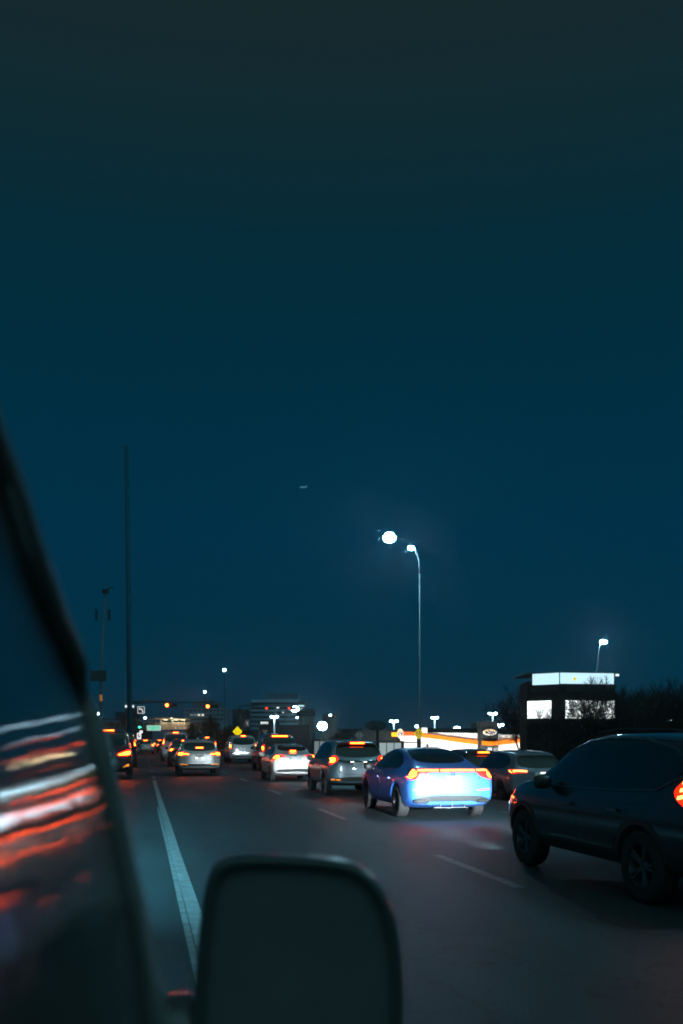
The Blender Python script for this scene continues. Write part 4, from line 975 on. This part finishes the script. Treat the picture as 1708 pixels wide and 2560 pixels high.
# pale wall panels given their own glow, and shop windows, between the cars
for (u0, u1, v0, v1, z, cc, es, lab) in ((785, 826, 1853, 1871, 110, (.45, .6, .66), .28, 'pale lit wall between the white saloon and the crossover'),
                                   (948, 1004, 1857, 1874, 120, (.6, .75, .78), .5, 'row of softly lit shop windows left of the restaurant')):
    a = W((u0+u1)/2, v1, z); k = 1/ppm(z); w_ = (u1-u0)*k; h_ = (v1-v0)*k + 1.2
    r = empty('shop_building', (a.x, a.y, a.z-1.2), -PSI, lab, 'building')
    m_ = MB(); m_.box(-w_/2-.3, w_/2+.3, .0, 6, -.6, h_+.2); build('wall', m_, BKS, r)
    for i in range(3):
        m_ = MB(); m_.box(-w_/2+w_*i/3+.05, -w_/2+w_*(i+1)/3-.05, -.05, -.003, .5, h_); build('window', m_, em('shop_glow_%d' % int(u0), cc, es), r)

# ------------------------------------------------------------------ the restaurant with the orange band
Z = 130; k = 1/ppm(Z); c = W(1170, 1850, Z); base = -2.26
rs = empty('restaurant', (c.x, c.y, base), -PSI, 'low white-lit restaurant with a bent orange band and dark sign tower', 'restaurant')
def RX(u): return (u-1170)*k
def RZ(v): return 1.6 + (HOR-v)*k - base
WALLW = mat('restaurant_wall', (.82, .80, .76), .7)
for lx_, lw in ((RX(1025), 3), (RX(1085), 5), (RX(1150), 6), (RX(1290), 6)):
    la = bpy.data.lights.new('wall_washer', 'AREA'); la.shape = 'RECTANGLE'; la.size = lw; la.size_y = .3; la.energy = 480*lw/5; la.color = (1, .96, .90)
    lo = bpy.data.objects.new('wall_washer', la); COL.objects.link(lo); lo.parent = rs; lo.location = (lx_, -4.5, 1.0); lo.rotation_euler = (math.radians(105), 0, 0)
m_ = MB(); m_.box(RX(1001), RX(1199), 0, 12, 0, RZ(1832)); m_.box(RX(1054), RX(1068), -.3, 4, RZ(1832), RZ(1819)); build('wall', m_, WALLW, rs)
m_ = MB(); m_.box(RX(1242), RX(1339), 0, 12, 0, RZ(1837)); build('wall', m_, WALLW, rs)
m_ = MB(); m_.box(RX(1068), RX(1340), 1, 14, RZ(1833), RZ(1820)); m_.box(RX(905), RX(1001), 1, 12, 0, RZ(1824)); build('roof', m_, mat('roof_black', (.015, .025, .03), .7), rs)
m_ = MB(); m_.box(RX(1199), RX(1242), -1.2, 6, 0, RZ(1804)); m_.box(RX(1194), RX(1199), -.6, 6, 0, RZ(1806)); tw = build('sign_tower', m_, mat('tower_black', (.014, .02, .022), .6), rs)
ORG = em('orange_band', (1, .22, .0), .85, (.4, .09, .0)); ORY = em('yellow_band', (1, .5, .0), 1.0, (.8, .4, .02)); ORD = em('orange_band_dull', (1, .14, .01), .5, (.4, .08, .0))
def band(pts_t, pts_b, m, y0=-.35, nm='orange_band'):
    pl = [(RX(u), RZ(v)) for u, v in pts_t] + [(RX(u), RZ(v)) for u, v in pts_b[::-1]]
    m_ = MB(); m_.prism(pl, y0, y0+.3); return build(nm, m_, m, rs)
band([(979, 1831), (1000, 1831)], [(979, 1841), (1000, 1842)], ORY)
band([(1006, 1829), (1029, 1829)], [(1006, 1839), (1029, 1838)], ORD)
band([(1030, 1829.5), (1040, 1830)], [(1030, 1839), (1040, 1839)], ORD)
segs = [(1055, 1833.5, 1843), (1074, 1836, 1845.5), (1096, 1839, 1848.5), (1120, 1842.5, 1852), (1144, 1845, 1855.5), (1170, 1848.5, 1859), (1200, 1851.5, 1862)]
for a_, b_ in zip(segs[:-1], segs[1:]): band([(a_[0]+.3, a_[1]), (b_[0]-.3, b_[1])], [(a_[0]+.3, a_[2]), (b_[0]-.3, b_[2])], ORG)
band([(1200.8, 1852), (1219, 1854), (1240, 1852.5)], [(1200.8, 1862), (1219, 1864), (1240, 1862.8)], ORG, -1.6)
segs = [(1241.5, 1852, 1862.5), (1266, 1849.5, 1860), (1290, 1847.5, 1857.5), (1314, 1845.5, 1855), (1338, 1843.5, 1853)]
for a_, b_ in zip(segs[:-1], segs[1:]): band([(a_[0]+.3, a_[1]), (b_[0]-.3, b_[1])], [(a_[0]+.3, a_[2]), (b_[0]-.3, b_[2])], ORG)
# window strips, lettering and drive-through details
for (u0, u1, v0, v1, mm) in ((1056, 1098, 1867, 1876, em('window_teal', (.35, .6, .62), .5)), (1063, 1076, 1868, 1875, em('window_orange', (1, .45, .1), .9)), (1128, 1171, 1867.5, 1868.8, WND), (1001, 1048, 1855, 1858, mat('awning', (.2, .2, .2), .6)), (1230, 1240, 1869, 1877, LITD), (1216, 1226, 1868.5, 1876.5, em('menu_white', (.9, 1, .95), .9))):
    yy = -.25 if u0 == 1063 else (-1.4 if u0 > 1200 else -.12)
    m_ = MB(); m_.box(RX(u0), RX(u1), yy, yy+.1, RZ(v1), RZ(v0)); build('window', m_, mm, rs)
text('lettering', 'HOME OF THE BURGER FAMILY', 8.0*k, (RX(1045), -.06, RZ(1858)), (math.pi/2, 0, 0), mat('letters_grey', (.2, .19, .17), .6), rs, extrude=.03, sx=.78, align='LEFT')
m_ = MB()
for i in range(14): m_.box(RX(1002), RX(1198), -.012, .0, RZ(1834+i*3.1), RZ(1833.75+i*3.1))
build('cladding_joint', m_, mat('joint_grey', (.4, .4, .38), .7), rs)
OVW = em('oval_white', (1, .96, .9), .8, (.8, .8, .8)); OVO = em('oval_orange', (1, .5, .05), 1.0, (.8, .4, .05)); OVB = mat('oval_brown', (.10, .03, .01), .6)
def oval_sign(parent, cx, cy, cz, w_, h_, lit=True):
    f_ = OVW if lit else mat('oval_unlit', (.012, .04, .045), .6); l_ = OVB if lit else mat('oval_unlit_mark', (.03, .085, .095), .5); g_ = OVO if lit else MATS['oval_unlit_mark']
    e_ = lambda s_, n=36: [(cx+s_*w_/2*math.cos(2*math.pi*i/n), cz+s_*h_/2*math.sin(2*math.pi*i/n)) for i in range(n)]
    m_ = MB(); m_.prism(e_(1), cy, cy+.25); bd = build('oval_board', m_, f_, parent)
    arc = [(cx+.46*w_*math.cos(t), cz+.43*h_*math.sin(t)) for t in [math.radians(q) for q in range(40, 215, 12)]]
    arc2 = [(cx+.38*w_*math.cos(t)+.02*w_, cz+.30*h_*math.sin(t)+.02*h_) for t in [math.radians(q) for q in range(40, 215, 12)]]
    m_ = MB(); m_.prism(arc+arc2[::-1], cy-.04, cy-.01); build('swoosh', m_, g_, bd)
    text('lettering', 'A&W', h_*.70, (cx+.03*w_, cy-.05, cz-h_*.08), (math.pi/2, 0, 0), l_, bd, extrude=.02, sx=w_/h_*.46, bold=.03*h_/.8)
    return bd
oval_sign(rs, RX(1221), -1.5, RZ(1831), 33*k, 15*k)
oval_sign(rs, RX(1000), -.8, RZ(1834), 15*k, 24*k)
Z2 = 95; k2 = 1/ppm(Z2); c = W(940, 1814, Z2); r = empty('oval_pylon_sign', (c.x, c.y, gz(c.x)), -PSI, 'large unlit oval pylon sign with dark letters', 'sign')
oval_sign(r, 0, 0, c.z-gz(c.x), 54*k2, 25*k2, False)
m_ = MB(); m_.tube([(4*k2, .12, 0), (4*k2, .12, c.z-gz(c.x)-10*k2)], .13, 8); build('post', m_, DARKST, r)

# ------------------------------------------------------------------ dark building with glowing sign band, right
Z = 78; k = 1/ppm(Z); c = W(1400, 1850, Z); base = gz(c.x)
tb = empty('sign_building', (c.x, c.y, base), -PSI, 'dark tall building with glowing white top band and bright windows', 'building')
def BXo(u): return (u-1400)*k
def BZo(v): return 1.6 + (HOR-v)*k - base
DK = mat('tower_cladding', (.008, .011, .011), .8, spec=.2)
def quadbox(p0, p1, z0, z1, dep, m, nm, parent, zt1=None):     # wall segment between plan points p0, p1 (x, y)
    d = Vector((p1[0]-p0[0], p1[1]-p0[1])).normalized(); n = Vector((-d.y, d.x))*dep
    m_ = MB(); vs = [(p0[0], p0[1], z0), (p1[0], p1[1], z0), (p1[0]+n.x, p1[1]+n.y, z0), (p0[0]+n.x, p0[1]+n.y, z0)]
    m_.add(vs + [(a, b, z1) for a, b, _ in vs], [(0, 3, 2, 1), (4, 5, 6, 7), (0, 1, 5, 4), (1, 2, 6, 5), (2, 3, 7, 6), (3, 0, 4, 7)])
    return build(nm, m_, m, parent)
PA, PB, PC = (BXo(1330), 2.0), (BXo(1399), 0), (BXo(1546), .9)
m_ = MB()
foot = [PA, PB, PC, (PC[0]-.3, 7), (PA[0]+.3, 7)]
n = 5; zt_ = BZo(1700)
m_.add([(a, b, 0) for a, b in foot] + [(a, b, zt_) for a, b in foot], [tuple(range(n))[::-1], tuple(range(n, 2*n))] + [(i, (i+1) % n, (i+1) % n+n, i+n) for i in range(n)])
build('wall', m_, DK, tb)
BND = em('glow_band', (.55, .85, 1), 1.15)
def on(PA_, PB_, t, off): d = Vector((PB_[0]-PA_[0], PB_[1]-PA_[1])); nn = Vector((d.y, -d.x)).normalized(); return (PA_[0]+d.x*t+nn.x*off, PA_[1]+d.y*t+nn.y*off)
quadbox(on(PA, PB, .18, .06), on(PA, PB, .99, .06), BZo(1710), BZo(1681), .05, BND, 'glow_band', tb)
quadbox(on(PB, PC, .01, .06), on(PB, PC, .97, .06), BZo(1709), BZo(1680), .05, BND, 'glow_band', tb)
quadbox(on(PB, PC, .24, .12), on(PB, PC, .29, .12), BZo(1701), BZo(1693), .04, em('emblem_yellow', (1, .8, .02), .9), 'emblem', tb)
m_ = MB(); foot2 = [(BXo(1322), 1.4), (BXo(1399), -.6), (BXo(1549), .3), (PC[0]+.2, 7.3), (PA[0]-.2, 7.3)]
z0_, z1_ = BZo(1682), BZo(1679)
m_.add([(a, b, z0_) for a, b in foot2] + [(a, b, z1_) for a, b in foot2], [tuple(range(n))[::-1], tuple(range(n, 2*n))] + [(i, (i+1) % n, (i+1) % n+n, i+n) for i in range(n)])
build('roof', m_, mat('roof_edge', (.05, .1, .13), .5), tb)
quadbox(on(PB, PC, .985, .4), on(PB, PC, 1.03, .4), BZo(1689), BZo(1684), .2, LITW, 'eave_light', tb)
for j in range(6):
    for (A_, B_) in ((PA, PB), (PB, PC)):
        quadbox(on(A_, B_, .12, .05), on(A_, B_, .98, .05), BZo(1714+j*2.6+.8), BZo(1714+j*2.6), .04, mat('louvre', (.05, .06, .06), .4), 'louvre', tb)
WIN = em('bright_window', (.90, 1, 1), 2.2)
def winrow(A_, B_, t0, t1, npn, v0, v1):
    f_ = quadbox(on(A_, B_, t0-.01, .03), on(A_, B_, t1+.01, .03), BZo(v1+1), BZo(v0-1), .02, DK, 'window_frame', tb)
    for i in range(npn):
        a = t0+(t1-t0)*i/npn; b = t0+(t1-t0)*(i+1)/npn
        mid = v0 + (v1-v0)*.52
        for va, vb in ((v0, mid-.4), (mid+.4, v1)):
            p = quadbox(on(A_, B_, a+.004, .07), on(A_, B_, b-.004, .07), BZo(vb), BZo(va), .03, WIN, 'window_pane', f_); 
winrow(PA, PB, 0.02, .76, 1, 1751, 1795)
winrow(PB, PC, .10, .98, 3, 1751, 1796)
ld = bpy.data.lights.new('lamp_glow', 'POINT'); ld.energy = 60; ld.color = (.6, .85, 1)

# ------------------------------------------------------------------ bare trees
BARK = mat('bark', (.02, .018, .015), .95)
def tree(u, z, v_top, seed, label, spread=1.0, lean=0, depth=6, dense=1, base=None, group='bare trees', crown_from=.25):
    b = W(u, 1850, z); g = gz(b.x) if base is None else base; H = 1.6 + (1850-v_top)/ppm(z) - g
    rr = random.Random(seed); r = empty('bare_tree', (b.x, b.y, g), rr.uniform(0, 6), label, 'tree', group)
    tr, cr = MB(), MB()
    def grow(p, d, L, rad, lv):
        tgt = tr if lv == 0 else cr; pts = [p]; n = 4; q = p
        for i in range(n):
            d = (d + Vector((rr.gauss(0, .13), rr.gauss(0, .13), rr.gauss(.02, .08)))).normalized(); q = q + d*L/n; pts.append(q)
        tgt.tube(pts, [rad*(1-.45*i/n) for i in range(n+1)], 6 if lv < 2 else (4 if lv < 4 else 3), cap=False)
        if lv >= depth: return
        kids = rr.randint(2, 3) + (dense if lv in (1, 2, 3) else 0)
        for c_ in range(kids):
            t = rr.uniform(.35, 1) if lv else rr.uniform(crown_from/.4, 1); i = min(n-1, int(t*n)); s_ = pts[i].lerp(pts[i+1], t*n-i)
            az = rr.uniform(0, 6.28); tilt = rr.uniform(.35, .95)*spread
            side = d.orthogonal().normalized(); side.rotate(Matrix.Rotation(az, 3, d))
            nd = (d*math.cos(tilt) + side*math.sin(tilt) + Vector((lean*.1, 0, .12))).normalized()
            grow(s_, nd, L*rr.uniform(.58, .80), max(.015*z/78, rad*(1-.45*t)*rr.uniform(.5, .7)), lv+1)
        grow(pts[-1], (d + Vector((0, 0, .1))).normalized(), L*.72, rad*.55, lv+1) if lv else None
    grow(Vector((0, 0, 0)), Vector((lean*.2, 0, 1)).normalized(), H*.36, H*.022, 0)
    # scale so the crown reaches the wanted height
    top = max(v[2] for v in cr.v); s_ = H/top
    for mb in (tr, cr): mb.v = [(a*s_, b_*s_, c_*s_) for a, b_, c_ in mb.v]
    build('trunk', tr, BARK, r, True); build('crown', cr, BARK, r)
    return r
tree(1350, 68, 1735, 3, 'bare tree before the left bright windows of the dark building', dense=1)
tree(1432, 70, 1678, 5, 'bare tree before the middle of the dark building', dense=1)
tree(1475, 68, 1676, 8, 'tallest bare tree crossing the glowing top band', dense=1)
tree(1562, 72, 1700, 12, 'bare tree at the right corner of the dark building', dense=0, depth=5)
tree(1345, 60, 1815, 21, 'small leaning bare tree before the right end of the restaurant', lean=-2, spread=.8, depth=5)
for i, (u, z, vt) in enumerate(((1590, 90, 1690), (1640, 85, 1700), (1695, 92, 1685), (1750, 84, 1695), (1610, 110, 1705), (1305, 95, 1725), (1322, 98, 1700), (1665, 120, 1690), (1570, 100, 1695))):
    tree(u, z, vt, 30+i, ['dense bare tree just right of the dark building', 'dark bare tree left of the small far-right lamp', 'dark bare tree at the right picture edge', 'bare tree cut by the right picture edge, only its twigs seen', 'farther bare tree right of the dark building', 'bare tree in the gloom left of the dark building', 'bare tree touching the left wall of the dark building', 'faint bare tree behind the small far-right lamp', 'bare tree touching the right wall of the dark building'][i], dense=2, depth=5, spread=1.1)
# dark leafy mounds far off
def mound(u, z, vt, wpx, seed, label):
    b = W(u, 1850, z); g = gz(b.x); H = 1.6 + (1850-vt)/ppm(z) - g; R = wpx/2/ppm(z); rr = random.Random(seed)
    r = empty('leafy_tree', (b.x, b.y, g), 0, label, 'tree', 'far leafy trees')
    m_ = MB(); m_.tube([(0, 0, 0), (0, 0, H*.6)], [.3, .12], 8); build('trunk', m_, BARK, r)
    m_ = MB()
    for i in range(1500):
        a = rr.uniform(0, 6.28); q = rr.random()**.4; ph = rr.uniform(-.4, 1.57)
        c_ = Vector((R*q*math.cos(a)*math.cos(ph), R*q*math.sin(a)*math.cos(ph), H*.45+H*.55*q*math.sin(ph)))*(rr.uniform(.85, 1.06))
        s_ = R*.07; d1 = Vector((rr.gauss(0, 1), rr.gauss(0, 1), rr.gauss(0, 1))).normalized()*s_; d2 = d1.orthogonal().normalized()*s_*.6
        m_.add([c_-d1, c_+d2, c_+d1, c_-d2], [(0, 1, 2, 3)])
    build('crown', m_, mat('dark_foliage', (.03, .04, .03), .9), r)
mound(528, 170, 1792, 70, 1, 'round dark tree in front of the pale office'); mound(575, 175, 1815, 60, 2, 'low dark tree right of the pale office')
mound(480, 172, 1812, 50, 3, 'low dark tree at the foot of the pale office'); mound(850, 170, 1826, 70, 4, 'dark tree behind the grey diamond sign')

# ------------------------------------------------------------------ aircraft, very small and high
c = W(758, 1218, 900); ac = empty('aircraft', c, .9, 'tiny aircraft high in the sky, a faint pale speck', 'aircraft')
m_ = MB(); m_.ell((0, 0, 0), (.5, 4, .5)); build('fuselage', m_, em('aircraft_paint', (.1, .4, .45), .5, (.4, .5, .5)), ac, True)  # whole aircraft glows as a speck, standing in for its lights
m_ = MB(); m_.prism([(-4, .0), (4, 0), (4, .12), (-4, .12)], -.4, .5); build('wing', m_, MATS['aircraft_paint'], ac)
m_ = MB(); m_.box(-1.3, 1.3, -3.8, -3.3, 0, .1); m_.box(-.05, .05, -3.9, -3.2, 0, 1.3); build('tail', m_, MATS['aircraft_paint'], ac)

# ------------------------------------------------------------------ thin haze added to stand in for lens halos round lamps
m_ = MB(); m_.box(-130, 420, -3, 1060, -4.5, 175)
hz = build('haze', m_, None); tag(hz, kind='stuff'); hm = bpy.data.materials.new('haze_air'); hm.use_nodes = True; t = hm.node_tree; t.nodes.clear()
ou = t.nodes.new('ShaderNodeOutputMaterial'); pv = t.nodes.new('ShaderNodeVolumePrincipled'); t.links.new(pv.outputs[0], ou.inputs['Volume'])
pv.inputs['Color'].default_value = (.9, .95, 1, 1); pv.inputs['Density'].default_value = .00028; pv.inputs['Anisotropy'].default_value = .95
hz.data.materials.clear(); hz.data.materials.append(hm)
